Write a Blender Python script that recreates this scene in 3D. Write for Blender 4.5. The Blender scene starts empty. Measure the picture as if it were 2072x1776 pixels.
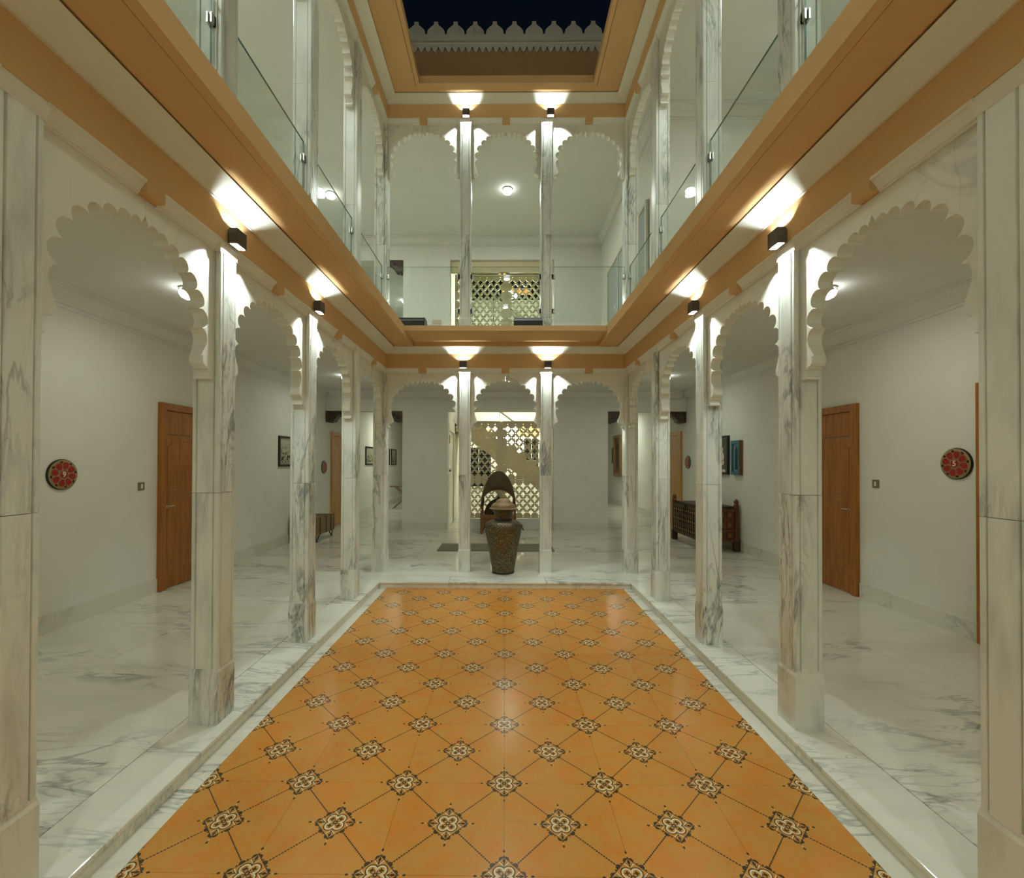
import bpy, bmesh, math, random
from mathutils import Vector, Matrix
random.seed(7)
SC = bpy.context.scene
COL = SC.collection
PI = math.pi

# ------------------------------------------------------------------ camera
cd = bpy.data.cameras.new('camera')
cd.sensor_fit = 'HORIZONTAL'; cd.sensor_width = 36.0
cd.lens = 904.865 / 2072 * 36.0
cd.shift_x = (1036 - 1014.13) / 2072
cd.shift_y = (926.22 - 888) / 2072
cd.clip_start = 0.02; cd.clip_end = 200
camera = bpy.data.objects.new('camera', cd)
COL.objects.link(camera)
camera.matrix_world = (Matrix.Translation((0, 0, 1.6)) @ Matrix.Rotation(0.0089, 4, 'Z')
                       @ Matrix.Rotation(PI/2 + 0.0085, 4, 'X') @ Matrix.Rotation(0.0031, 4, 'Z'))
SC.camera = camera
# ------------------------------------------------------------------ world: night sky
W = bpy.data.worlds.new('night_sky'); SC.world = W; W.use_nodes = True
W.node_tree.nodes['Background'].inputs[0].default_value = (0.0011, 0.0028, 0.0046, 1)
W.node_tree.nodes['Background'].inputs[1].default_value = 0.9
# ------------------------------------------------------------------ exposure and lamp power
vs = SC.view_settings
vs.view_transform = 'Standard'; vs.look = 'None'; vs.gamma = 1; vs.use_curve_mapping = False
vs.exposure = 0.44
SC.cycles.max_bounces = 5; SC.cycles.diffuse_bounces = 4; SC.cycles.glossy_bounces = 2; SC.cycles.transmission_bounces = 3; SC.cycles.transparent_max_bounces = 10
SC.cycles.use_light_tree = False; SC.cycles.caustics_reflective = False; SC.cycles.caustics_refractive = False
GALLERY_W = 6.1      # each ground floor ceiling lamp
UPPER_W = 19.5        # each first floor ceiling lamp
SPOT_W = 10.5         # each half of an up/down lamp
LAMP_COL = (0.93, 1.0, 0.83)
SPOT_COL = (0.88, 1.0, 1.0)
UPPER_COL = (0.92, 1.0, 0.93)

# ------------------------------------------------------------------ node helpers
class NT:
    def __init__(s, name):
        s.m = bpy.data.materials.new(name); s.m.use_nodes = True
        s.t = s.m.node_tree; s.t.nodes.clear()
        s.out = s.t.nodes.new('ShaderNodeOutputMaterial')
    def n(s, typ, **k):
        nd = s.t.nodes.new(typ)
        for a, b in k.items(): setattr(nd, a, b)
        return nd
    def l(s, a, b): s.t.links.new(a, b)
    def put(s, sock, v):
        if isinstance(v, (int, float, tuple, list)): sock.default_value = v
        else: s.l(v, sock)
    def math(s, op, a, b=0.0, c=None, clamp=False):
        nd = s.n('ShaderNodeMath', operation=op); nd.use_clamp = clamp
        s.put(nd.inputs[0], a); s.put(nd.inputs[1], b)
        if c is not None: s.put(nd.inputs[2], c)
        return nd.outputs[0]
    def mix(s, fac, a, b):
        nd = s.n('ShaderNodeMix', data_type='RGBA'); s.put(nd.inputs[0], fac)
        s.put(nd.inputs[6], a); s.put(nd.inputs[7], b)
        return nd.outputs[2]
    def noise(s, vec, scale, detail=4, rough=.55, dist=0.0):
        nd = s.n('ShaderNodeTexNoise'); s.put(nd.inputs['Vector'], vec)
        nd.inputs['Scale'].default_value = scale; nd.inputs['Detail'].default_value = detail
        nd.inputs['Roughness'].default_value = rough; nd.inputs['Distortion'].default_value = dist
        return nd.outputs[0]
    def coords(s, scale=(1, 1, 1), rot=(0, 0, 0), rnd=True):
        tc = s.n('ShaderNodeTexCoord'); v = tc.outputs['Object']
        if rnd:
            oi = s.n('ShaderNodeObjectInfo')
            r = s.math('MULTIPLY', oi.outputs['Random'], 41.0)
            cb = s.n('ShaderNodeCombineXYZ'); s.l(r, cb.inputs[0]); s.l(r, cb.inputs[1]); s.l(r, cb.inputs[2])
            ad = s.n('ShaderNodeVectorMath', operation='ADD'); s.l(v, ad.inputs[0]); s.l(cb.outputs[0], ad.inputs[1]); v = ad.outputs[0]
        mp = s.n('ShaderNodeMapping'); s.l(v, mp.inputs[0])
        mp.inputs['Scale'].default_value = scale; mp.inputs['Rotation'].default_value = rot
        return mp.outputs[0]
    def smooth(s, x, lo, hi):
        nd = s.n('ShaderNodeMapRange', interpolation_type='SMOOTHSTEP'); s.put(nd.inputs[0], x)
        nd.inputs[1].default_value = lo; nd.inputs[2].default_value = hi
        return nd.outputs[0]
    def bsdf(s, color, rough=.5, spec=.5, metal=0.0, bump=None, bstr=.1, bdist=.01, coat=0):
        p = s.n('ShaderNodeBsdfPrincipled')
        s.put(p.inputs['Base Color'], color if not isinstance(color, tuple) else (*color[:3], 1))
        s.put(p.inputs['Roughness'], rough); p.inputs['Metallic'].default_value = metal
        p.inputs['Specular IOR Level'].default_value = spec
        p.inputs['Coat Weight'].default_value = coat
        if bump is not None:
            b = s.n('ShaderNodeBump'); b.inputs['Strength'].default_value = bstr; b.inputs['Distance'].default_value = bdist
            s.l(bump, b.inputs['Height']); s.l(b.outputs[0], p.inputs['Normal'])
        s.l(p.outputs[0], s.out.inputs[0])
        return s.m

def marble(name, base, dark, scale=1.0, stretch=(1, 1, .35), rot=(.5, .4, 0), amt=1.0, rough=.12, vein=.035, cloud=.5):
    t = NT(name)
    v = t.coords((stretch[0]*scale, stretch[1]*scale, stretch[2]*scale), rot)
    n1 = t.noise(v, 1.6, 4, .62, 1.2)
    n2 = t.noise(v, 4.2, 3, .6, .8)
    d1 = t.math('ABSOLUTE', t.math('SUBTRACT', n1, .5)); v1 = t.math('SUBTRACT', 1.0, t.smooth(d1, 0.0, vein))
    d2 = t.math('ABSOLUTE', t.math('SUBTRACT', n2, .47)); v2 = t.math('SUBTRACT', 1.0, t.smooth(d2, 0.0, vein*.7))
    msk = t.smooth(t.noise(v, 1.1, 1, .5), .42, .66)
    fine = t.noise(v, 22, 2, .7)
    fac = t.math('MULTIPLY', t.math('ADD', t.math('MULTIPLY', v1, .75), t.math('MULTIPLY', v2, .45)), msk)
    fac = t.math('ADD', t.math('MULTIPLY', fac, t.math('ADD', fine, .35)), t.math('MULTIPLY', t.smooth(t.noise(v, 2.3, 3, .65), .45, .8), cloud*.6), clamp=True)
    c = t.mix(t.math('MULTIPLY', fac, amt, clamp=True), (*base, 1), (*dark, 1))
    return t.bsdf(c, rough, .5)

def paint(name, col, rough=.55, bump=.03, var=.05):
    t = NT(name); v = t.coords(rnd=False)
    n = t.noise(v, 3.0, 1)
    c = t.mix(n, (*[x*(1-var) for x in col], 1), (*[min(1, x*(1+var*.5)) for x in col], 1))
    d = t.n('ShaderNodeBsdfDiffuse'); t.put(d.inputs[0], c); t.l(d.outputs[0], t.out.inputs[0])
    return t.m

def wood(name, c1, c2, rough=.4, scale=1.0, axis=2, spec=.4):
    t = NT(name); sc = [14*scale]*3; sc[axis] = 1.2*scale
    v = t.coords(tuple(sc)); n = t.noise(v, 1.6, 5, .6, .7)
    c = t.mix(t.smooth(n, .3, .72), (*c1, 1), (*c2, 1))
    return t.bsdf(c, rough, spec, bump=n, bstr=.08)

def plain(name, col, rough=.5, metal=0.0, spec=.5, var=.12, scale=9, bstr=.05):
    t = NT(name); v = t.coords()
    n = t.noise(v, scale, 4)
    c = t.mix(n, (*[x*(1-var) for x in col], 1), (*[min(1, x*(1+var)) for x in col], 1))
    return t.bsdf(c, rough, spec, metal, bump=n, bstr=bstr)

def emit(name, col, strength):
    t = NT(name); e = t.n('ShaderNodeEmission'); e.inputs[0].default_value = (*col, 1); e.inputs[1].default_value = strength
    t.l(e.outputs[0], t.out.inputs[0]); return t.m

def pane(name, tint, refl=1.0):
    t = NT(name)
    tr = t.n('ShaderNodeBsdfTransparent'); tr.inputs[0].default_value = (*tint, 1)
    gl = t.n('ShaderNodeBsdfGlossy'); gl.inputs['Roughness'].default_value = .015
    fr = t.n('ShaderNodeFresnel'); fr.inputs[0].default_value = 1.5
    ge = t.n('ShaderNodeNewGeometry'); front = t.math('SUBTRACT', 1.0, ge.outputs['Backfacing'])   # one reflection per sheet, from its outer face
    mx = t.n('ShaderNodeMixShader'); t.l(t.math('MULTIPLY', t.math('MULTIPLY', fr.outputs[0], refl), front, clamp=True), mx.inputs[0])
    t.l(tr.outputs[0], mx.inputs[1]); t.l(gl.outputs[0], mx.inputs[2]); t.l(mx.outputs[0], t.out.inputs[0])
    return t.m

M = {}
M['col'] = marble('column_marble', (.77, .78, .685), (.23, .26, .23), 1.9, (1.5, 1.5, .36), (.35, .3, 0), 1.0, .28, .055, .75)
M['arch'] = marble('arch_marble', (.80, .78, .67), (.42, .43, .38), .8, (1, 1, .6), (.3, .2, .1), .6, .38, .03, .35)
M['floor'] = marble('floor_marble', (.79, .775, .655), (.28, .30, .27), .75, (.55, 2.1, 1), (0, 0, .42), 1.0, .06, .04, .22)
M['curb'] = marble('curb_marble', (.76, .72, .58), (.36, .37, .32), 1.1, (.8, 1.6, 1), (0, 0, .5), .7, .2, .03, .3)
M['skirt'] = marble('skirting_marble', (.74, .72, .61), (.42, .43, .37), 1.2, (1, 1, 1), (.3, .3, .8), .7, .25, .03, .35)
M['wall'] = paint('wall_paint', (.80, .785, .70))
M['ceil'] = paint('ceiling_paint', (.80, .79, .71))
M['orange'] = paint('ochre_paint', (.72, .465, .225), .5, .02, .06)
M['terra'] = paint('terracotta_render', (.62, .36, .17), .75, .05, .08)
M['white'] = paint('cream_plaster', (.82, .81, .70), .5, .02, .03)
M['door'] = wood('door_wood', (.30, .10, .016), (.46, .175, .034), .4, .8)
M['lightdoor'] = wood('pale_door_wood', (.48, .24, .07), (.62, .35, .12), .42, .8)
M['darkwood'] = wood('carved_dark_wood', (.035, .02, .012), (.09, .055, .03), .45)
M['chest'] = wood('chest_wood', (.10, .035, .012), (.22, .08, .025), .42, 1.2)
M['trunk'] = wood('trunk_wood', (.20, .12, .05), (.33, .21, .09), .5, 1.0, 1)
M['teak'] = wood('seat_wood', (.16, .06, .02), (.27, .12, .045), .45)
M['black'] = plain('black_metal', (.012, .012, .012), .45)
M['lamp'] = plain('lamp_bronze', (.08, .072, .060), .45, .2)
M['brass'] = plain('aged_brass', (.42, .30, .12), .42, .7, .5, .2)
M['goldpaint'] = plain('gold_paint', (.34, .26, .11), .45, .2, .5, .15)
M['steel'] = plain('brushed_steel', (.62, .60, .55), .28, .95, .5, .05)
M['bronze'] = plain('copper_clip', (.48, .33, .20), .3, .85, .5, .1)
M['red'] = plain('ruby_enamel', (.34, .010, .012), .3, 0, .5, .2, 30)
M['darkred'] = plain('dark_enamel', (.09, .008, .008), .3, 0, .5, .2, 30)
M['digit'] = plain('digit_cream', (.85, .68, .50), .5)
M['switch'] = plain('switch_plate', (.22, .20, .13), .4, .3)
M['switchkey'] = plain('switch_key', (.78, .74, .60), .35)
M['plastic'] = plain('white_plastic', (.78, .78, .72), .4)
M['rug'] = plain('grey_mat', (.23, .215, .14), .85, 0, .3, .2, 60, .2)
M['cane'] = None
M['blue'] = plain('blue_distressed_paint', (.055, .16, .20), .55, 0, .4, .45, 26, .2)
M['blueD'] = plain('deep_blue_paint', (.008, .03, .055), .55, 0, .4, .3, 26)
M['blueL'] = plain('pale_blue_paint', (.16, .30, .33), .55, 0, .4, .3, 26)
M['frameblk'] = plain('black_frame', (.010, .008, .006), .35)
M['mat'] = plain('picture_mount', (.34, .30, .20), .7)
M['jali'] = plain('jali_stone', (.66, .56, .36), .55, 0, .35, .06)
M['glassclear'] = pane('railing_glass', (.95, .98, .965), 1.0)
M['darkglass'] = plain('night_window_glass', (.006, .008, .007), .05, 0, .5)
M['lens'] = emit('lamp_lens', (.92, 1.0, 1.0), 14)
M['dome'] = emit('lamp_dome', (.95, 1.0, 1.0), 10)
M['globe'] = emit('globe_light', (.97, 1.0, .97), 9)
M['glassedge'] = plain('green_glass_edge', (.14, .22, .18), .2)
for k_ in ('lens', 'dome', 'globe'): M[k_].cycles.emission_sampling = 'NONE'
M['sheenpane'] = plain('painted_reflection_pane', (.42, .48, .46), .12, 0, .5, .05)  # plain pale grey stands in for reflections in the window glass
M['alu'] = plain('window_frame_cream', (.66, .64, .55), .45)
M['paleglass'] = pane('window_glass', (.95, .98, .965), 1.0)

def mat_cane():
    t = NT('woven_cane'); v = t.coords(rnd=False)
    w1 = t.n('ShaderNodeTexWave'); w1.bands_direction = 'Z'; t.l(v, w1.inputs[0]); w1.inputs['Scale'].default_value = 30; w1.inputs['Distortion'].default_value = 1.0
    w2 = t.n('ShaderNodeTexWave'); w2.bands_direction = 'X'; t.l(v, w2.inputs[0]); w2.inputs['Scale'].default_value = 16; w2.inputs['Distortion'].default_value = .6
    f = t.math('MULTIPLY', w1.outputs[1], t.math('ADD', w2.outputs[1], .25), clamp=True)
    c = t.mix(f, (.012, .009, .006, 1), (.24, .15, .065, 1))
    return t.bsdf(c, .6, .3, bump=f, bstr=.5)
M['cane'] = mat_cane()

def mat_hammered():
    t = NT('embossed_brass'); v = t.coords(rnd=False)
    vo = t.n('ShaderNodeTexVoronoi'); t.l(v, vo.inputs[0]); vo.inputs['Scale'].default_value = 75
    d = vo.outputs['Distance']
    n = t.noise(v, 5, 4)
    c = t.mix(t.smooth(d, .15, .55), (.36, .30, .15, 1), (.075, .060, .028, 1))
    c = t.mix(t.math('MULTIPLY', t.smooth(n, .5, .75), .6), c, (.16, .075, .03, 1))
    return t.bsdf(c, .42, .5, .55, bump=d, bstr=.35, bdist=.005)
M['urn'] = mat_hammered()
M['urnlid'] = plain('copper_lid', (.26, .17, .075), .55, .3, .5, .4, 45, .25)

def mat_photo(name, seed, dark=(.02, .02, .015), light=(.50, .46, .32)):
    t = NT(name); v = t.coords((9, 9, 9), rnd=False)
    ad = t.n('ShaderNodeVectorMath', operation='ADD'); t.l(v, ad.inputs[0]); ad.inputs[1].default_value = (seed, seed*2, seed*3)
    n = t.noise(ad.outputs[0], 1.5, 6, .75, .6)
    tc = t.n('ShaderNodeTexCoord'); sp = t.n('ShaderNodeSeparateXYZ'); t.l(tc.outputs['Object'], sp.inputs[0])
    g = t.smooth(sp.outputs[2], -.12, .16)
    f = t.math('ADD', t.smooth(n, .44, .56), t.math('MULTIPLY', g, .75), clamp=True)
    return t.bsdf(t.mix(f, (*dark, 1), (*light, 1)), .25, .5)

def mat_tile(S):
    """orange tile with the printed lattice of diamonds, in tile-local metres"""
    t = NT('printed_orange_tile')
    tc = t.n('ShaderNodeTexCoord'); sp = t.n('ShaderNodeSeparateXYZ'); t.l(tc.outputs['Object'], sp.inputs[0])
    x, y = sp.outputs[0], sp.outputs[1]
    k = 1/math.sqrt(2); L = S*k
    def cell(a):
        a = t.math('ADD', a, L*20.5); a = t.math('MODULO', a, L); return t.math('MULTIPLY', t.math('ABSOLUTE', t.math('SUBTRACT', a, L/2)), 1/1.09)
    p0 = t.math('MULTIPLY', t.math('ADD', x, y), k); q0 = t.math('MULTIPLY', t.math('SUBTRACT', x, y), k)
    p = cell(p0); q = cell(q0)
    a = t.math('MAXIMUM', p, q); b = t.math('MINIMUM', p, q)
    A = t.math('ADD', 0, a)
    lt = lambda u, c: t.math('LESS_THAN', u, c)
    gt = lambda u, c: t.math('GREATER_THAN', u, c)
    AND = lambda *l: l[0] if len(l) == 1 else t.math('MULTIPLY', l[0], AND(*l[1:]))
    OR = lambda *l: l[0] if len(l) == 1 else t.math('MAXIMUM', l[0], OR(*l[1:]))
    def dist(cx, cy):
        dx = t.math('SUBTRACT', a, cx); dy = t.math('SUBTRACT', b, cy)
        return t.math('SQRT', t.math('ADD', t.math('MULTIPLY', dx, dx), t.math('MULTIPLY', dy, dy)))
    d = t.math('MULTIPLY', t.math('ADD', a, b), k); e = t.math('MULTIPLY', t.math('SUBTRACT', a, b), k)
    r0 = dist(0, 0)
    # dark parts
    border = AND(gt(a, .0565), lt(a, .0600))
    leaf = AND(gt(a, .0600), lt(a, t.math('ADD', .058, t.math('MULTIPLY', .0105, t.math('SINE', t.math('MULTIPLY', t.math('SUBTRACT', b, .030), 110.0))))), gt(b, .030), lt(b, .060))
    knob = AND(lt(dist(.0600, 0), .0125), gt(a, .0590))
    dots = AND(lt(dist(.0625, .019), .0035))
    zig = t.math('ADD', .0023, t.math('MULTIPLY', .0014, t.math('SINE', t.math('MULTIPLY', a, 560.0))))
    chain = AND(lt(b, zig), gt(a, .066))
    lob = dist(.0255, 0)
    lobd = AND(lt(t.math('ABSOLUTE', t.math('SUBTRACT', lob, .0235)), .0022), gt(a, .022))
    lobleaf = lt(t.math('ADD', lob, t.math('MULTIPLY', .003, t.math('SINE', t.math('MULTIPLY', t.math('ARCTAN2', b, t.math('SUBTRACT', a, .0255)), 5.0)))), .0085)
    arrow = AND(gt(d, .058), lt(d, .079), lt(e, t.math('MULTIPLY', .42, t.math('SUBTRACT', .079, d))), lt(e, .0055))
    tulipd = AND(gt(d, .044), lt(d, .058), lt(e, .0022))
    tul2 = AND(lt(t.math('ABSOLUTE', t.math('SUBTRACT', e, t.math('MULTIPLY', .9, t.math('SUBTRACT', d, .045)))), .0016), gt(d, .046), lt(d, .060))
    fin = lt(t.math('ADD', t.math('ABSOLUTE', t.math('SUBTRACT', d, .108)), t.math('MULTIPLY', e, 1.5)), .0085)
    tip = AND(gt(d, .083), lt(d, .0875), lt(e, .003))
    core = AND(lt(r0, .0105), gt(r0, .0045))
    core2 = lt(dist(.013, .0065), .0028)
    dark = OR(border, leaf, knob, dots, chain, lobd, lobleaf, arrow, tulipd, tul2, fin, tip, core, core2)
    # cream parts
    lobc = AND(lt(t.math('ABSOLUTE', t.math('SUBTRACT', lob, .0178)), .0033), gt(a, .0175))
    tulc = AND(lt(t.math('ABSOLUTE', t.math('SUBTRACT', e, t.math('MULTIPLY', 1.15, t.math('SUBTRACT', d, .0425)))), .0030), gt(d, .0445), lt(d, .0590))
    starc = AND(lt(dist(.0105, .0105), .0042))
    curl = lt(dist(.0185, .0150), .0040)
    dotc = lt(t.math('ADD', t.math('ABSOLUTE', t.math('SUBTRACT', d, .0955)), e), .0030)
    cream = OR(lobc, tulc, starc, curl, dotc)
    v = t.coords((1, 1, 1))
    n1 = t.noise(v, 6.5, 5, .68, .3); n2 = t.noise(v, 38, 2, .65, .3)
    c = t.mix(t.smooth(n1, .32, .68), (.64, .235, .034, 1), (.58, .30, .062, 1))
    c = t.mix(t.math('MULTIPLY', t.smooth(n1, .54, .74), .6), c, (.62, .165, .026, 1))
    c = t.mix(t.math('MULTIPLY', t.smooth(n2, .55, .75), .25), c, (.50, .34, .10, 1))
    c = t.mix(cream, c, (.74, .62, .38, 1))
    c = t.mix(t.math('MULTIPLY', dark, .95), c, (.035, .035, .022, 1))
    return t.bsdf(c, .24, .30)

# ------------------------------------------------------------------ mesh helpers
class MB:
    def __init__(s): s.v = []; s.f = []
    def box(s, x0, x1, y0, y1, z0, z1):
        if x0 > x1: x0, x1 = x1, x0
        if y0 > y1: y0, y1 = y1, y0
        i = len(s.v)
        s.v += [(x0,y0,z0),(x1,y0,z0),(x1,y1,z0),(x0,y1,z0),(x0,y0,z1),(x1,y0,z1),(x1,y1,z1),(x0,y1,z1)]
        s.f += [tuple(i+j for j in q) for q in ((0,3,2,1),(4,5,6,7),(0,1,5,4),(1,2,6,5),(2,3,7,6),(3,0,4,7))]
        return s
    def loft(s, rings, cap=True, close=True):
        i = len(s.v); n = len(rings[0])
        for r in rings: s.v += [tuple(p) for p in r]
        for k in range(len(rings)-1):
            for j in range(n if close else n-1):
                a = i+k*n+j; b = i+k*n+(j+1) % n
                s.f.append((a, b, b+n, a+n))
        if cap:
            s.f.append(tuple(i+j for j in reversed(range(n)))); s.f.append(tuple(i+(len(rings)-1)*n+j for j in range(n)))
        return s
    def prism(s, poly, axis, a, b):
        """poly: 2-D points; axis 'x','y','z' extruded from a to b"""
        def P(p, h):
            return {'x': (h, p[0], p[1]), 'y': (p[0], h, p[1]), 'z': (p[0], p[1], h)}[axis]
        return s.loft([[P(p, a) for p in poly], [P(p, b) for p in poly]])
    def lathe(s, prof, n=32, c=(0, 0, 0), axis='z', cap=True):
        rings = []
        for r, h in prof:
            ring = []
            for k in range(n):
                t = 2*PI*k/n; u, w = r*math.cos(t), r*math.sin(t)
                ring.append((c[0]+u, c[1]+w, c[2]+h) if axis == 'z' else (c[0]+u, c[1]-h, c[2]+w) if axis == 'y' else (c[0]+h, c[1]+u, c[2]+w))
            rings.append(ring)
        return s.loft(rings, cap)
    def tube(s, pts, r, n=8):
        pts = [Vector(p) for p in pts]; rings = []
        for k, p in enumerate(pts):
            d = (pts[min(k+1, len(pts)-1)] - pts[max(k-1, 0)]).normalized()
            up = Vector((0, 0, 1)) if abs(d.z) < .9 else Vector((1, 0, 0))
            a = d.cross(up).normalized(); b = d.cross(a)
            rr = r[k] if isinstance(r, (list, tuple)) else r
            rings.append([tuple(p + a*rr*math.cos(2*PI*j/n) + b*rr*math.sin(2*PI*j/n)) for j in range(n)])
        return s.loft(rings)
    def build(s, name, mat, parent=None, smooth=False, loc=None, rotz=0.0):
        me = bpy.data.meshes.new(name); me.from_pydata(s.v, [], s.f); me.update()
        bm = bmesh.new(); bm.from_mesh(me); bmesh.ops.recalc_face_normals(bm, faces=bm.faces); bm.to_mesh(me); bm.free()
        me.materials.append(M[mat] if isinstance(mat, str) else mat)
        if smooth:
            me.polygons.foreach_set('use_smooth', [True]*len(me.polygons))
            try: me.set_sharp_from_angle(angle=math.radians(38))
            except Exception: pass
        o = bpy.data.objects.new(name, me); COL.objects.link(o)
        if parent: o.parent = parent
        if loc: o.location = loc
        o.rotation_euler = (0, 0, rotz)
        return o

def B(*a): return MB().box(*a)
def tag(o, label=None, cat=None, group=None, kind=None):
    if label: o['label'] = label
    if cat: o['category'] = cat
    if group: o['group'] = group
    if kind: o['kind'] = kind
    return o
def thing(name, loc=(0, 0, 0), rotz=0.0, label=None, cat=None, group=None, kind=None):
    o = bpy.data.objects.new(name, None); o.empty_display_size = .1; COL.objects.link(o)
    o.location = loc; o.rotation_euler = (0, 0, rotz)
    return tag(o, label, cat, group, kind)
def struct(name, mb, mat, label, cat=None, **k):
    return tag(mb.build(name, mat, **k), label, cat, kind='structure')
def kids(o): return [c for c in bpy.data.objects if c.parent == o]
def copy_tree(o, parent=None):
    c = o.copy(); COL.objects.link(c); c.parent = parent
    for ch in list(o.children): copy_tree(ch, c)
    return c
LEFT, RIGHT, BACK = PI/2, -PI/2, 0.0     # wall pieces are built facing -y

# ------------------------------------------------------------------ dimensions (m)
XW = 4.24; YB = 10.5; YE = 19.0; Y0 = -2.6
CX = 1.825; CY = [6.555, 5.270, 4.029, 2.787, 1.583]; BX = .59
XB, YBM = 1.727, 6.455
YS = YBM - .14
ZB0, ZB1, Z2 = 2.9535, 3.156, 3.23
UF = 3.355
UB0, UB1, UZ2, UZT = 6.5986, 6.7955, 6.848, 6.95
CEIL = 3.26; UCEIL = 6.885
XC, YC, HT = 1.677, 5.958, .085
S = .525

def sweepU(pts, y0=Y0):
    """closed profile of (half_width, back_y, z) swept left side - back - right side with mitred corners"""
    mb = MB()
    rings = [[(-x, y0, z) for x, y, z in pts], [(-x, y, z) for x, y, z in pts], [(x, y, z) for x, y, z in pts], [(x, y0, z) for x, y, z in pts]]
    return mb.loft(rings)
def off(e, z, xb=XB, yb=YBM): return (xb-e, yb-e, z)

# ================================================================== STRUCTURE
# ---- ground floor: polished marble slabs
fl = thing('floor', (0, 0, 0), label='polished white veined marble floor of the ground floor galleries', cat='floor', kind='structure')
def slabs(x0, x1, y0, y1, nx, ny, parent, z1=0.0, th=.04, mat='floor', name='floor_slab', gap=.0008):
    for i in range(nx):
        for j in range(ny):
            xa = x0+(x1-x0)*i/nx; xb = x0+(x1-x0)*(i+1)/nx; ya = y0+(y1-y0)*j/ny; yb = y0+(y1-y0)*(j+1)/ny
            cx, cy = (xa+xb)/2, (ya+yb)/2; hx, hy = (xb-xa)/2-gap, (yb-ya)/2-gap
            B(-hx, hx, -hy, hy, -th, 0).build(name, mat, parent, loc=(cx, cy, z1))
slabs(-XW-.1, -XC-.30, Y0, YC+.3, 2, 9, fl); slabs(XC+.30, XW+.1, Y0, YC+.3, 2, 9, fl)
slabs(-XW-.1, XW+.1, YC+.3, YB+.1, 6, 3, fl)
slabs(-XW-.1, XW+.1, YB+.1, YE, 6, 6, fl)
B(-XW-.2, -XC-.1, Y0, YE, -.12, -.041).build('floor_bed', 'skirt', fl)
B(XC+.1, XW+.2, Y0, YE, -.12, -.041).build('floor_bed', 'skirt', fl)
B(-XC-.1, XC+.1, YC+.1, YE, -.12, -.041).build('floor_bed', 'skirt', fl)
# ---- kerb stones round the sunken court
def kerb(name, label, segs):
    t = thing(name, label=label, cat='kerb', kind='structure')
    for (x0, x1, y0, y1) in segs:
        cx, cy = (x0+x1)/2, (y0+y1)/2; hx, hy = (x1-x0)/2-.0008, (y1-y0)/2-.0008
        ox = (.012 if cx < 0 else 0); rx = (.012 if cx > 0 else 0)
        mb = B(-hx, hx, -hy, hy, -.028, 0)
        o = mb.build('kerb_stone', 'floor', t, loc=(cx, cy, 0))
        bv = o.modifiers.new('edge', 'BEVEL'); bv.width = .006; bv.segments = 2; bv.limit_method = 'ANGLE'
    return t
ys = [Y0, -1.3, 0.0, 1.25, 2.46, 3.7, 4.95, YC]
k1 = kerb('trim_1', 'white marble kerb along the left edge of the orange court', [(-XC-.30, -XC+.012, a, b) for a, b in zip(ys, ys[1:])])
k2 = kerb('trim_2', 'white marble kerb along the right edge of the orange court', [(XC-.012, XC+.30, a, b) for a, b in zip(ys, ys[1:])])
xs = [-XC-.30, -.75, .55, XC+.30]
k3 = kerb('trim_3', 'white marble step across the far end of the orange court', [(a, b, YC-.012, YC+.30) for a, b in zip(xs, xs[1:])])
for t, segs in ((k1, [(-XC-.28, -XC, a, b) for a, b in zip(ys, ys[1:])]), (k2, [(XC, XC+.28, a, b) for a, b in zip(ys, ys[1:])]), (k3, [(a, b, YC, YC+.28) for a, b in zip(xs, xs[1:])])):
    for (x0, x1, y0, y1) in segs:
        B(-(x1-x0)/2+.0008, (x1-x0)/2-.0008, -(y1-y0)/2+.0008, (y1-y0)/2-.0008, -.16, -.028).build('riser', 'curb', t, loc=((x0+x1)/2, (y0+y1)/2, 0))
# ---- flat border strip and tiles of the court
bd = thing('trim_4', label='flat white marble border strips beside the orange tiles', cat='border', kind='structure')
for s in (-1, 1):
    for a, b in zip([Y0, -1.0, .9, 2.05, 3.15, 4.3, 5.2], [-1.0, .9, 2.05, 3.15, 4.3, 5.2, YC]):
        B(-.051+.0006, .0504, -(b-a)/2+.0008, (b-a)/2-.0008, -.03, 0).build('border_slab', 'floor', bd, loc=(s*(3*S+XC)/2, (a+b)/2, -HT))
M['tile'] = mat_tile(S)
ct = thing('floor', (0, 0, -HT), label='sunken courtyard floor of orange tiles printed with black and cream diamonds', cat='tiled floor', kind='structure')
YT = 2.095 - S/2
tile_me = None
rows = range(-8, 8)
for j in rows:
    y0 = YT + j*S; y1 = y0 + S
    if y1 < Y0: continue
    for i in range(6):
        x0 = -3*S + i*S
        if y1 <= YC + 1e-6:
            if tile_me is None:
                h = S/2-.0006
                o = B(-h, h, -h, h, -.02, 0).build('tile', 'tile', ct); tile_me = o.data
            else:
                o = bpy.data.objects.new('tile', tile_me); COL.objects.link(o); o.parent = ct
        elif y0 < YC - .02:
            h = S/2-.0006
            o = B(-h, h, -h, YC-.001-(y0+y1)/2, -.02, 0).build('tile', 'tile', ct)
        else: continue
        o.location = (x0+S/2, (y0+y1)/2, 0)
B(-XC, XC, Y0, YC, -.12, -.0215).build('tile_bed', 'skirt', ct)

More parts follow.
